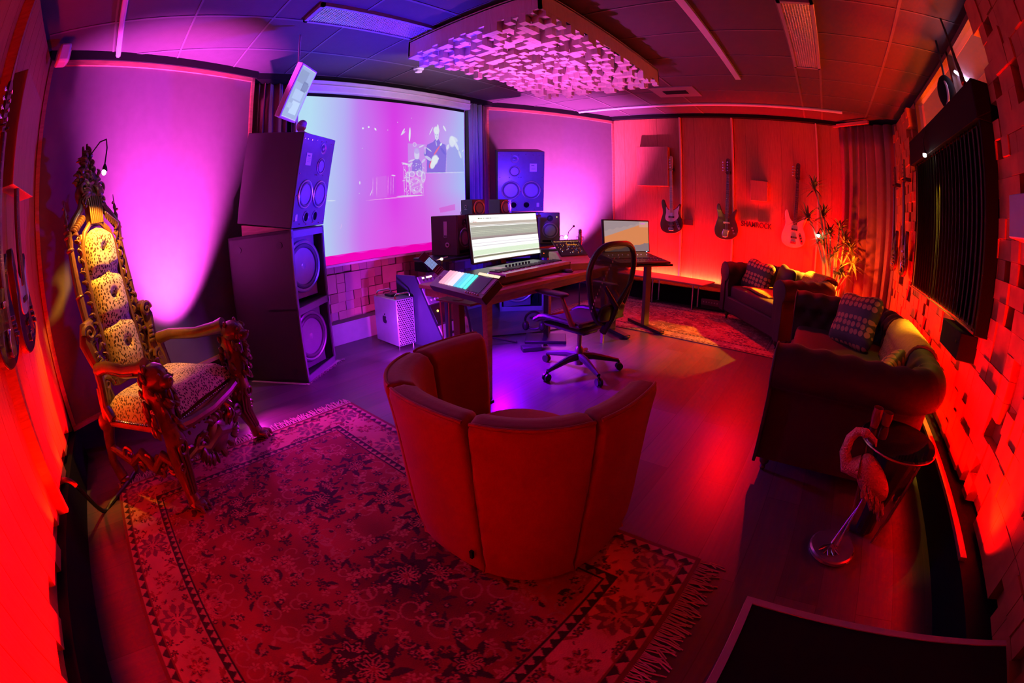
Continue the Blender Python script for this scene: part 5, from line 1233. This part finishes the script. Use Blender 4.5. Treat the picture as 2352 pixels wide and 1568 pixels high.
M = frame((-2.49, 1.985, .978), (.10, .13, -.128*.0-.10), (-.02, .05, .035)); M = frame((-2.487, 1.992, .977), (.11, .09, -.135), (.03, .035, .035)); T.matrix_world = M
part('case', MB().box(-.0, .235, -.032, .032, -.014, 0), PLAST, T, bevel=.004)
m = MB()
for i in range(8): m.box(.055, .135, -.027+.007*i, -.0235+.007*i, 0, .002)
part('fader_light', m, emi('fader_blue', (.35, .5, 1), 1.1), T); m = MB()
for i in range(5): m.box(.155+.016*i, .158+.016*i, -.026, .026, 0, .002)
part('button_row', m, mat('grey_buttons', (.4, .4, .5), .4), T); part('arm', MB().tube([(.2, 0, -.014), (.26, 0, -.10), (.30, .03, -.20)], .007, 8), BLACK, T)
T = thing('led_lamp', 'tiny glowing desk lamp under the left desk speaker', 'lamp', (-2.60, 2.285, .895)); part('bulb', MB().ball((0, 0, .012), (.012, .012, .01), 10), emi('bulb_peach', (1, .6, .3), 14), T); part('arm', MB().tube([(-.02, -.04, .006), (-.03, .09, .02)], .006, 8), mat('blue_arm', (.3, .3, .5), .3), T); part('bracket', MB().box(-.10, -.0, -.01, .01, -.03, .004), BLACK, T)
T = thing('mini_mixer', 'small flat mixer under the near end of the piano keyboard', 'mixer', (-2.15, 2.165, .7455), math.radians(6))
part('case', MB().box(-.20, .14, -.10, .10, 0, .04), mat('mixer_grey', (.3, .22, .3), .45), T, bevel=.004); m = MB()
for i in range(10):
    for j in range(2): m.cyl((-.17+.03*i, -.06+.06*j, .04), (-.17+.03*i, -.06+.06*j, .048), .007, n=8)
part('knob', m, WHITE, T)
# ------------------------------------------------------------------ second (standing) desk
d2 = math.atan2(.85, .53)                   # local x along the front edge
T = thing('standing_desk', 'black standing desk with T legs on the right holding the fader console', 'desk', (-1.86, 3.86, 0), d2)
part('tabletop', MB().box(-.02, .68, 0, .62, .725, .75), BLACK, T, bevel=.004)
for x in (.12, .56):
    m = MB(); m.box(x-.035, x+.035, .27, .33, .03, .725); part('column', m, mat('desk_column', (.22, .12, .08), .4), T, bevel=.004); m = MB(); m.box(x-.035, x+.035, -.02, .60, .012, .04); m.ball((x, .0, .02), (.04, .04, .02), 10); m.ball((x, .58, .02), (.04, .04, .02), 10); part('foot', m, BLACK, T)
T = thing('fader_console', 'wide dark fader console with tiny lights on the standing desk', 'mixer', (-1.86, 3.86, .76), d2)
M = Matrix.Rotation(math.radians(7), 4, 'X')
part('case', MB().prism([(-.03, 0), (.42, 0), (.42, .07), (-.03, .018)], -.02, .62, frame((0, 0, 0), (0, 1, 0), (0, 0, 1))), PLAST, T, bevel=.004)
m = MB()
for i in range(16):
    for j in range(2): m.ball((.02+.037*i, .05+.07*j, .03+.009*j), .006, 6)
part('fader_cap', m, mat('cap_pink', (.5, .3, .45), .4), T); m = MB()
for i in range(9): m.ball((.04+.06*i, .27+.02*(i % 2), .058), .0035, 6)
part('status_light', m, emi('status', (.8, .25, .5), 3), T)
m = MB()
for i in range(16): m.cbox((.02+.037*i, .16, .042), (.02, .05, .004), )
part('display_strip', m, mat('strip_dark', (.08, .06, .12), .2), T)
T = thing('flat_monitor', 'flat monitor with orange desktop picture on the standing desk', 'monitor')
M = frame((-2.16, 4.675, .985), (.32, .57, 0), (-.03, .02, .37)); T.matrix_world = M
def paint_desk(X, Y):
    u = X/.63+.5; v = .5-Y/.35; c = np.tile(srgb(240, 150, 95), (len(X), 1))
    c[(v < .52-.5*u) | ((v < .30-.12*u+.03*np.sin(u*30))) & (u < .6)] = srgb(190, 165, 165)
    q = v < .32-.30*u+.02*np.sin(u*40); c[q] = srgb(175, 155, 160)
    q = (v > .98-.28*u+.03*np.abs(np.sin(u*14))); c[q] = srgb(150, 130, 135)
    q = (u > .78) & (v < .2); c[q] = c[q]*.5+np.array(srgb(230, 190, 180))*.5
    q = (u > .82) & (u < .92) & (v > .06) & (v < .09); c[q] = srgb(255, 120, 240)
    return c
pattern_plane('display', .63, .35, 160, 90, paint_desk, mat_attr('display_light_4', .85), T, Matrix.Translation((0, 0, .004)))
part('casing', MB().box(-.33, .33, -.19, .19, -.03, .002), BLACK, T, bevel=.004); part('stand', MB().box(-.03, .03, -.225, -.1, -.05, -.03).box(-.12, .12, -.232, -.222, -.10, .06), BLACK, T); part('power_light', MB().ball((.28, -.182, .004), .005, 8), emi('led_cyan', (.2, .5, 1), 15), T)
# ------------------------------------------------------------------ tower computer, rack
ALU = mat('brushed_aluminium', (.62, .60, .64), .35, .55)
T = thing('tower_computer', 'silver tower computer with perforated front and handles on the floor', 'computer', (-3.34, 2.34, 0), math.radians(-3))
part('case', MB().box(-.42, 0, 0, .205, .03, .485), ALU, T, bevel=.008)
m = MB()
for r in range(23):
    for c_ in range(9):
        y = .018+c_*.0205+(.010 if r % 2 else 0); z = .045+r*.0192
        if y < .19: m.ball((.001, y, z), (.003, .0072, .0072), 8)
part('vent_hole', m, BLACKM, T)
m = MB()
for x in (-.04, -.38): m.tube([(x, .02, .485), (x, .02, .515), (x, .035, .53), (x, .17, .53), (x, .185, .515), (x, .185, .485)], .008, 10)
part('handle', m, CHROME, T)
m = MB()
for x in (-.03, -.39):
    for y in (.02, .185): m.cyl((x, y, 0), (x, y, .03), .009, n=10)
part('foot', m, CHROME, T)
ap = smooth_poly([(0, .028), (.016, .034), (.030, .022), (.024, .008), (.028, -.006), (.036, -.014), (.026, -.036), (.010, -.040), (0, -.036), (-.012, -.040), (-.028, -.030), (-.036, -.002), (-.030, .024), (-.014, .034)], 4)
m = MB(); FA = frame((-.23, -.0005, .27), (1, 0, 0), (0, 0, 1)); m.prism(ap, 0, .002, FA); m.prism(smooth_poly([(.0, .040), (.004, .054), (.018, .060), (.014, .046)], 3), 0, .002, FA); part('apple_logo', m, BLACK, T)
tag(MB().box(-.07, .05, -.05, .04, 0, .022).build('hard_drive', PLAST, loc=(-3.56, 2.46, .487), bevel=.004), 'small black drive on top of the silver tower computer', 'hard drive')
T = thing('equipment_rack', 'sloping rack of audio gear with glowing panels beside the tower computer', 'rack', (-2.97, 2.62, 0), math.radians(8))
sd = [(0, 0), (-.36, .68), (-.62, .68), (-.62, 0)]
for y in (0, .44): part('side_panel', MB().prism(sd, y-.0, y+.018, frame((0, 0, 0), (1, 0, 0), (0, 0, 1)) @ Matrix.Rotation(0, 4, 'Z')), mat('rack_navy', (.05, .05, .09), .4), T)
for o_ in T.children:
    pass
dv = Vector((-.36, 0, .68)).normalized(); nv = Vector((.68, 0, .36)).normalized()
# sides lie on local planes y=0 and y=-.44 (prism goes toward -y); shift them so the bay spans y 0..+.44
for o_ in T.children: o_.location = (0, .458, 0)
MR = frame((0, .01, 0), (0, 1, 0), tuple(dv))
def unit(name, z0, z1, m_, feats, lab=None):
    p = part(name, MB().box(.012, .44, z0, z1, -.02, .012, MR), m_, T, lab, bevel=.003)
    for nm, mm, mk in feats: part(nm, mk, mm, p)
k1 = MB()
for i in range(7): k1.cyl(*[tuple(MR @ Vector(q)) for q in ((.06+.05*i, .70, .012), (.06+.05*i, .70, .024))], .010, n=10)
unit('preamp_unit', .64, .75, mat('pink_unit', (.55, .35, .5), .4), [('knob', STEEL, k1), ('indicator', emi('ind_white', (1, .5, .7), 3), MB().box(.06, .09, .72, .735, .012, .015, MR).box(.12, .20, .72, .735, .012, .015, MR))])
k1 = MB()
for i in range(7):
    for j in range(2): k1.cyl(*[tuple(MR @ Vector(q)) for q in ((.06+.05*i, .50+.06*j, .012), (.06+.05*i, .50+.06*j, .024))], .010, n=10)
unit('compressor_unit', .46, .63, mat('violet_unit', (.42, .32, .5), .4), [('knob', WHITE, k1)])
unit('power_unit', .26, .45, BLACK, [('meter_light', emi('meter_yellow', (1, .8, .1), 3), MB().ball(tuple(MR @ Vector((.08, .38, .012))), .012, 10))])
k1 = MB()
for i in range(5): k1.cyl(*[tuple(MR @ Vector(q)) for q in ((.10+.05*i, .14, .012), (.10+.05*i, .14, .026))], .012, n=10)
unit('patch_unit', .06, .24, mat('pale_unit', (.5, .42, .5), .5), [('knob', BLACK, k1), ('patch_cable', STEEL, MB().tube([tuple(MR @ Vector(q)) for q in ((.14, .52, .02), (.20, .56, .06), (.30, .57, .05), (.30, .20, .07), (.34, .10, .04))], .004, 6))])
tag(MB().box(-.11, .11, -.09, .09, 0, .10).build('black_case', BLACKM, loc=(-3.76, 2.72, .60), bevel=.006), 'black case on top behind the silver tower computer', 'case'); bpy.data.objects['black_case'].location = (-3.47, 2.86, .682)
# ------------------------------------------------------------------ mesh task chair
TC = thing('task_chair', 'dark mesh-backed office chair on five castors at the desk', 'office chair', (-1.72, 2.90, 0), math.radians(-10))   # local -x is the facing direction
FRM = mat('chair_frame', (.035, .032, .036), .4)
c10 = math.radians(10)
for k in range(5):
    a = math.radians([175, -104, -32, 42, 110][k])+c10; ca, sa = math.cos(a), math.sin(a)
    m = MB().tube([(0, 0, .13), (.12*ca, .12*sa, .125), (.26*ca, .26*sa, .095), (.33*ca, .33*sa, .08)], [.034, .028, .02, .016], 10)
    p = part('base_arm', m, FRM, TC); m = MB()
    for s in (-1, 1): m.cyl((.34*ca-s*.008*sa, .34*sa+s*.008*ca, .03), (.34*ca-s*.022*sa, .34*sa+s*.022*ca, .03), .03, n=18)
    m.cyl((.335*ca, .335*sa, .04), (.335*ca, .335*sa, .08), .010); part('castor', m, BLACK, p)
part('gas_column', MB().lathe([(.035, .06), (.036, .17), (.028, .20), (.018, .21), (.018, .34)], None, 20), mat('column_steel', (.3, .25, .22), .3, .6), TC)
part('tilt_mechanism', MB().box(-.12, .12, -.09, .09, .33, .40), BLACK, TC, bevel=.02)
MESH = mat('chair_mesh', (.05, .045, .05), .7, alpha=.82)
def seatc(u, v):
    x = -.28+.50*u; y = (v-.5)*.50*(1-.12*(1-u)); z = .455-.05*max(0, 1-u*4)**2-.02*math.cos((v-.5)*PI)+.01
    return (x, y, z)
m = MB().surf(seatc, 20, 16); o = part('seat_mesh', m, MESH, TC); s = o.modifiers.new('s', 'SOLIDIFY'); s.thickness = .012
m = MB(); m.tube([seatc(u, v) for u, v in [(0, .08), (0, .92)]+[(i/8, 1) for i in range(9)]+[(1, 1), (1, 0)]+[(1-i/8, 0) for i in range(9)]+[(0, .08)]], .020, 8); part('seat_frame', m, FRM, TC)
m = MB(); m.box(-.22, .18, -.20, .20, .37, .43); part('seat_pan', m, BLACK, TC, bevel=.03)
# backrest: pear shaped frame leaning back
LB = Matrix.Translation((.22, 0, .46)) @ Matrix.Rotation(math.radians(14), 4, 'Y')
def bk(t):
    # outline: wide round top, narrow waist
    z = .30+.30*sgp(math.sin(t), .8); w = .15+.125*min(1, max(0, z)/.40)**.8; y = w*sgp(math.cos(t), .62); x = .035*math.cos((z-.1)*4)-.05*(y/.25)**2*.5
    return (x+.0, y, z)
m = MB(); m.tube([tuple(LB @ Vector(bk(2*PI*i/40))) for i in range(41)], .021, 8, False); part('back_frame', m, FRM, TC)
def bm_(u, v):
    z = .02+.56*v; s_ = max(-1, min(1, (z-.30)/.30)); t = math.asin(max(-1, min(1, sgp(s_, 1/.8)))); p = bk(t); y = p[1]*(2*u-1); return tuple(LB @ Vector((.035*math.cos((z-.1)*4)-.05*(y/.25)**2*.5, y, z)))
m = MB().surf(bm_, 18, 22); o = part('back_mesh', m, MESH, TC)
m = MB(); m.tube([tuple(LB @ Vector(q)) for q in ((.03, 0, -.08), (.07, 0, .05), (.09, .0, .15), (.06, .16, .32))], [.03, .028, .022, .012], 8); m.tube([tuple(LB @ Vector(q)) for q in ((.09, 0, .15), (.06, -.16, .32))], [.022, .012], 8); part('spine', m, FRM, TC)
m = MB(); pillow_shape(m, (0, 0, 0), (.05, .30, .14), .6, .6, 24, LB @ Matrix.Translation((.06, 0, .10))); part('lumbar_pad', m, BLACK, TC)
for s in (-1, 1):
    m = MB(); m.tube([(.16, s*.20, .44), (.17, s*.29, .47), (.13, s*.31, .58), (.08, s*.30, .655)], [.022, .022, .018, .016], 10); p = part('arm_post', m, mat('arm_alloy', (.25, .18, .14), .35, .5), TC)
    m = MB(); pillow_shape(m, (-.02, s*.30, .675), (.30, .10, .035), .6, .6, 24); part('arm_pad', m, mat('arm_rubber', (.04, .035, .045), .3), TC)
m = MB()
for i in range(16): f = i/15; m.cbox(tuple(LB @ Vector((.05, -.235+.16*(1-f)**1.5*.8, .52-.42*f*.9))), (.006, .004, .014))
part('lace_edge', m, mat('lace_pale', (.55, .55, .5), .4), TC)
# ------------------------------------------------------------------ floor items under the desk
T = thing('footrest_stand', 'black pedal stand with flat base under the desk', 'stand', (-2.43, 3.44, 0), .6)
part('pole', MB().box(-.022, .022, -.022, .022, .02, .70), BLACK, T, bevel=.003); part('base', MB().box(-.20, .20, -.14, .14, 0, .03), BLACK, T, bevel=.006)
T = thing('headphones', 'black headphones and bag hung low on the pedal stand', 'headphones', (-2.47, 3.30, .22), .5)
m = MB(); m.ring((0, 0, 0), .085, .012, Matrix.Rotation(PI/2, 4, 'X'), 28, 8); part('headband', m, BLACK, T); part('ear_cup', MB().ball((-.08, 0, -.05), (.035, .045, .05), 14).ball((.08, 0, -.05), (.035, .045, .05), 14), BLACK, T)
T = thing('pedal', 'black sustain pedal on the floor under the desk', 'pedal', (-2.34, 3.10, 0), .9)
part('housing', MB().box(-.10, .08, -.05, .05, 0, .045), BLACK, T, bevel=.008); part('treadle', MB().box(.02, .15, -.035, .035, .03, .038), CHROME, T, bevel=.003)
T = thing('tripod_stand', 'black microphone stand with three floor legs under the desk', 'stand', (-2.72, 2.93, 0), .2)
for a in (.9, 3.0, 5.1): part('leg', MB().tube([(0, 0, .10), (.27*math.cos(a), .27*math.sin(a), .012)], .010, 8).ball((.28*math.cos(a), .28*math.sin(a), .012), .013, 8), BLACK, T)
part('pole', MB().tube([(0, 0, .06), (0, 0, .55), (.02, -.02, .6)], .011, 8), BLACK, T)
def cable(label, pts, r, m=BLACK, name='cable'):
    q = []; P3 = [Vector(p) for p in pts]; n = len(P3)
    for i in range(n-1):
        p0 = P3[max(0, i-1)]; p1 = P3[i]; p2 = P3[i+1]; p3 = P3[min(n-1, i+2)]
        for k in range(6): t = k/6; q.append(.5*((2*p1)+(-p0+p2)*t+(2*p0-5*p1+4*p2-p3)*t*t+(-p0+3*p1-3*p2+p3)*t**3))
    q.append(P3[-1]); return tag(MB().tube(q, r, 8).build(name, m), label, 'cable')
cable('thick black cable from the left wall to the throne leg', [(-2.28, -.73, .33), (-2.26, -.66, .30), (-2.42, -.60, .02), (-2.50, -.52, .012), (-2.66, -.38, .015), (-2.80, -.30, .012)], .014)
cable('thin black cable lying across the floor behind the desk', [(-3.0, 3.1, .008), (-2.7, 3.5, .008), (-2.5, 3.9, .008), (-2.2, 4.3, .02)], .006)
cable('black cable hanging behind the pad controller stand', [(-2.3, 2.2, .70), (-2.38, 2.35, .4), (-2.42, 2.42, .1), (-2.5, 2.5, .01)], .010)
for o in list(bpy.data.objects):
    if o.get('kind') == 'stuff' and o.parent is None and o.get('category'): pass
# ------------------------------------------------------------------ lights
RED = (1., .0005, .0); MAG = (1., .05, 1.); BLU = (.045, .01, 1.); WARM = (1., .40, .03)
def strip(p0, p1, z, col, power, aim=(0, 0, 1), wd=.05):
    a = Vector((*p0, z)); b = Vector((*p1, z)); c = (a+b)/2
    d = bpy.data.lights.new('strip', 'AREA'); d.shape = 'RECTANGLE'; d.size = (b-a).length; d.size_y = wd; d.energy = power; d.color = col; d.spread = math.radians(90)
    o = bpy.data.objects.new('led_strip', d); COL.objects.link(o)
    x = (b-a).normalized(); zz = -Vector(aim).normalized(); zz = (zz-x*zz.dot(x)).normalized(); y = zz.cross(x)
    M = Matrix.Identity(4)
    for i in range(3): M[i][0] = x[i]; M[i][1] = y[i]; M[i][2] = zz[i]; M[i][3] = c[i]
    o.matrix_world = M; return o
# red wall washers on the plinths
strip((-3.0, -.66), (.8, -.66), .28, RED, 85, (0, -.35, 1))
strip((1.05, 1.45), (1.05, 5.4), .262, RED, 150, (.25, 0, 1), .04)
light('SPOT', (1.02, 1.45, .27), (1, .10, .01), 8, .02, aim=(1.2, 1.8, 1.2), spot=70)
# far wall: washer behind the stage, hot at the base
strip((-2.9, 6.33), (-1.3, 6.33), .28, (1., .002, .006), 90, (0, .5, 1))
strip((-1.1, 6.30), (.3, 6.20), .30, RED, 105, (0, .3, 1))
strip((-2.9, 6.40), (-1.4, 6.40), .285, (1., .5, .2), 3, (0, .5, 1), .03)
light('POINT', (.55, 5.75, .35), RED, 20, .08)
# magenta uplighters under the fabric panels
light('SPOT', (-3.12, .50, .12), (1., .06, .78), 4600, .03, aim=(-3.68, .36, 1.75), spot=54, blend=1.)
light('SPOT', (-3.15, 5.2, .30), (1., .10, .80), 3000, .03, aim=(-3.60, 5.60, 1.7), spot=82, blend=1.)
# blue lamp on the desk, one under the desk
light('SPOT', (-2.68, 2.33, 1.12), BLU, 200, .04, aim=(-3.3, 1.5, 1.9), spot=120, blend=.8)
light('SPOT', (-2.68, 3.35, 1.30), BLU, 170, .04, aim=(-3.6, 4.3, 1.5), spot=95, blend=.8)
light('SPOT', (-2.72, 3.35, .60), BLU, 110, .04, aim=(-3.4, 4.3, .45), spot=80, blend=.8)  # blue fill added for the right subwoofer
for xx in (-2.45, -1.85): light('SPOT', (xx, -.70, .27), (1, .14, .01), 3, .015, aim=(xx-.1, -.80, 1.0), spot=60)
light('SPOT', (-2.40, 2.70, .62), (.22, .0, 1.), 300, .05, aim=(-2.1, 2.75, 0), spot=130, blend=1.)
# pink lamp pointing at the ceiling diffuser
light('SPOT', (-2.45, 2.98, 1.50), (1., .10, .80), 155, .04, aim=(-2.25, 3.2, 2.6), spot=115, blend=1.)
# warm reading lamps, lights by the plant, added ones behind the window
light('SPOT', (-2.79, -.157, 1.755), WARM, 90, .015, aim=(-3.04, -.24, .98), spot=80, blend=.5)
light('SPOT', (.01, 5.82, 1.165), (1, .40, .02), 480, .02, aim=(-.62, 4.95, 0), spot=56, blend=.2)
light('POINT', (.20, 5.90, .55), (1, .35, .03), 6, .02)
light('POINT', (.46, 5.72, .98), (1, .10, .005), 34, .015)
light('SPOT', (.92, 3.52, 1.98), (1, .45, .02), 40, .02, aim=(.78, 2.95, .6), spot=48, blend=.2)
light('POINT', (1.82, 3.4, 1.9), (1, .10, .005), 110, .2)  # unseen light added for the room behind the window
light('POINT', (1.82, 6.2, 1.9), (1, .08, .004), 110, .2)  # second unseen light added farther along that room
light('SPOT', (.925, 3.50, 2.0), (1, .62, .05), 300, .015, aim=(1.06, 3.34, 1.25), spot=40, blend=.6)
light('SPOT', (-2.40, 3.745, .99), WARM, 5, .01, aim=(-2.05, 3.3, .75), spot=130, blend=.5)
# added fill spots: red on the open floor, others by desk and towers
light('SPOT', (-.9, 6.1, 2.6), RED, 420, .06, aim=(-1.1, 3.9, 0), spot=72, blend=1.)  # unseen red spot added high up to redden the floor
light('SPOT', (-3.12, .74, .30), (1., .02, .8), 30, .03, aim=(-2.4, .9, 0), spot=100, blend=1.)  # added in place of the left uplighter's spill on the rug
light('SPOT', (-2.95, .9, 2.72), (1., .03, .75), 70, .03, aim=(-2.1, 2.35, .75), spot=34, blend=.8)  # added overhead to turn piano keys and desk corner magenta
light('SPOT', (-2.86, 2.08, .22), (.40, .03, 1.), 90, .04, aim=(-3.45, 2.5, .3), spot=120, blend=.8)  # added to brighten the tower computer and rack
light('SPOT', (-2.5, 2.25, .66), (.42, .0, 1.), 130, .05, aim=(-2.75, 1.75, 0), spot=125, blend=1.)  # added to make the floor before the desk violet
light('SPOT', (-2.68, 2.33, 1.30), BLU, 430, .05, aim=(-2.85, 1.65, 2.8), spot=88, blend=.9)  # extra blue spot added for the ceiling alone
light('SPOT', (-3.05, 2.95, 2.25), (.75, .5, 1.), 30, .05, aim=(-4.1, 2.95, 2.72), spot=130, blend=.3)  # added in place of projector spill, brightens the roller housing
light('SPOT', (-3.2, 2.9, .15), (1., .03, .7), 30, .04, aim=(-4.15, 2.6, .6), spot=120, blend=1.)  # added to tint the blocks below the screen pink
W = bpy.data.worlds.new('world'); SC.world = W; W.use_nodes = True
W.node_tree.nodes['Background'].inputs[0].default_value = (.01, .002, .004, 1); W.node_tree.nodes['Background'].inputs[1].default_value = .05
vs = SC.view_settings; vs.view_transform = 'Standard'; vs.look = 'None'; vs.gamma = 1; vs.use_curve_mapping = False; vs.exposure = -.15
SC.cycles.use_denoising = True; SC.cycles.max_bounces = 6; SC.cycles.diffuse_bounces = 1; SC.cycles.glossy_bounces = 3; SC.cycles.sample_clamp_indirect = 8

SC.cycles.use_adaptive_sampling = True; SC.cycles.adaptive_threshold = .05
GR = {'subwoofer_cabinet': 'double subwoofers beside the screen', 'studio_monitor': 'tilted studio monitors on the subwoofers', 'nearfield_speaker': 'desk speakers either side of the wide screen', 'cube_speaker': 'cube speakers above the wide screen',
      'chesterfield_sofa': 'dark chesterfield sofas', 'cushion': 'cushions on the sofas', 'sheepskin_throw': 'sheepskins on the sofas', 'curtain': 'drapes on the walls', 'persian_rug': 'patterned rugs on the floor',
      'ceiling_light': 'ceiling lights', 'ceiling_track': 'ceiling tracks', 'clip_lamp': 'small clip lamps', 'paper_sheet': 'papers on the desk', 'cable': 'cables on the floor', 'wall_box': 'wooden box panels on the walls', 'glass_tealight': 'candle holders on the side table'}
for o in COL.objects:
    if o.parent is None and o.get('category'):
        k = o.name.split('.')[0]
        if k in GR: o['group'] = GR[k]
        if k == 'bass_guitar': o['group'] = 'basses on the far wall' if o.location.y > 6 else ('basses on the left wall' if o.location.y < 0 else 'basses on the block wall')
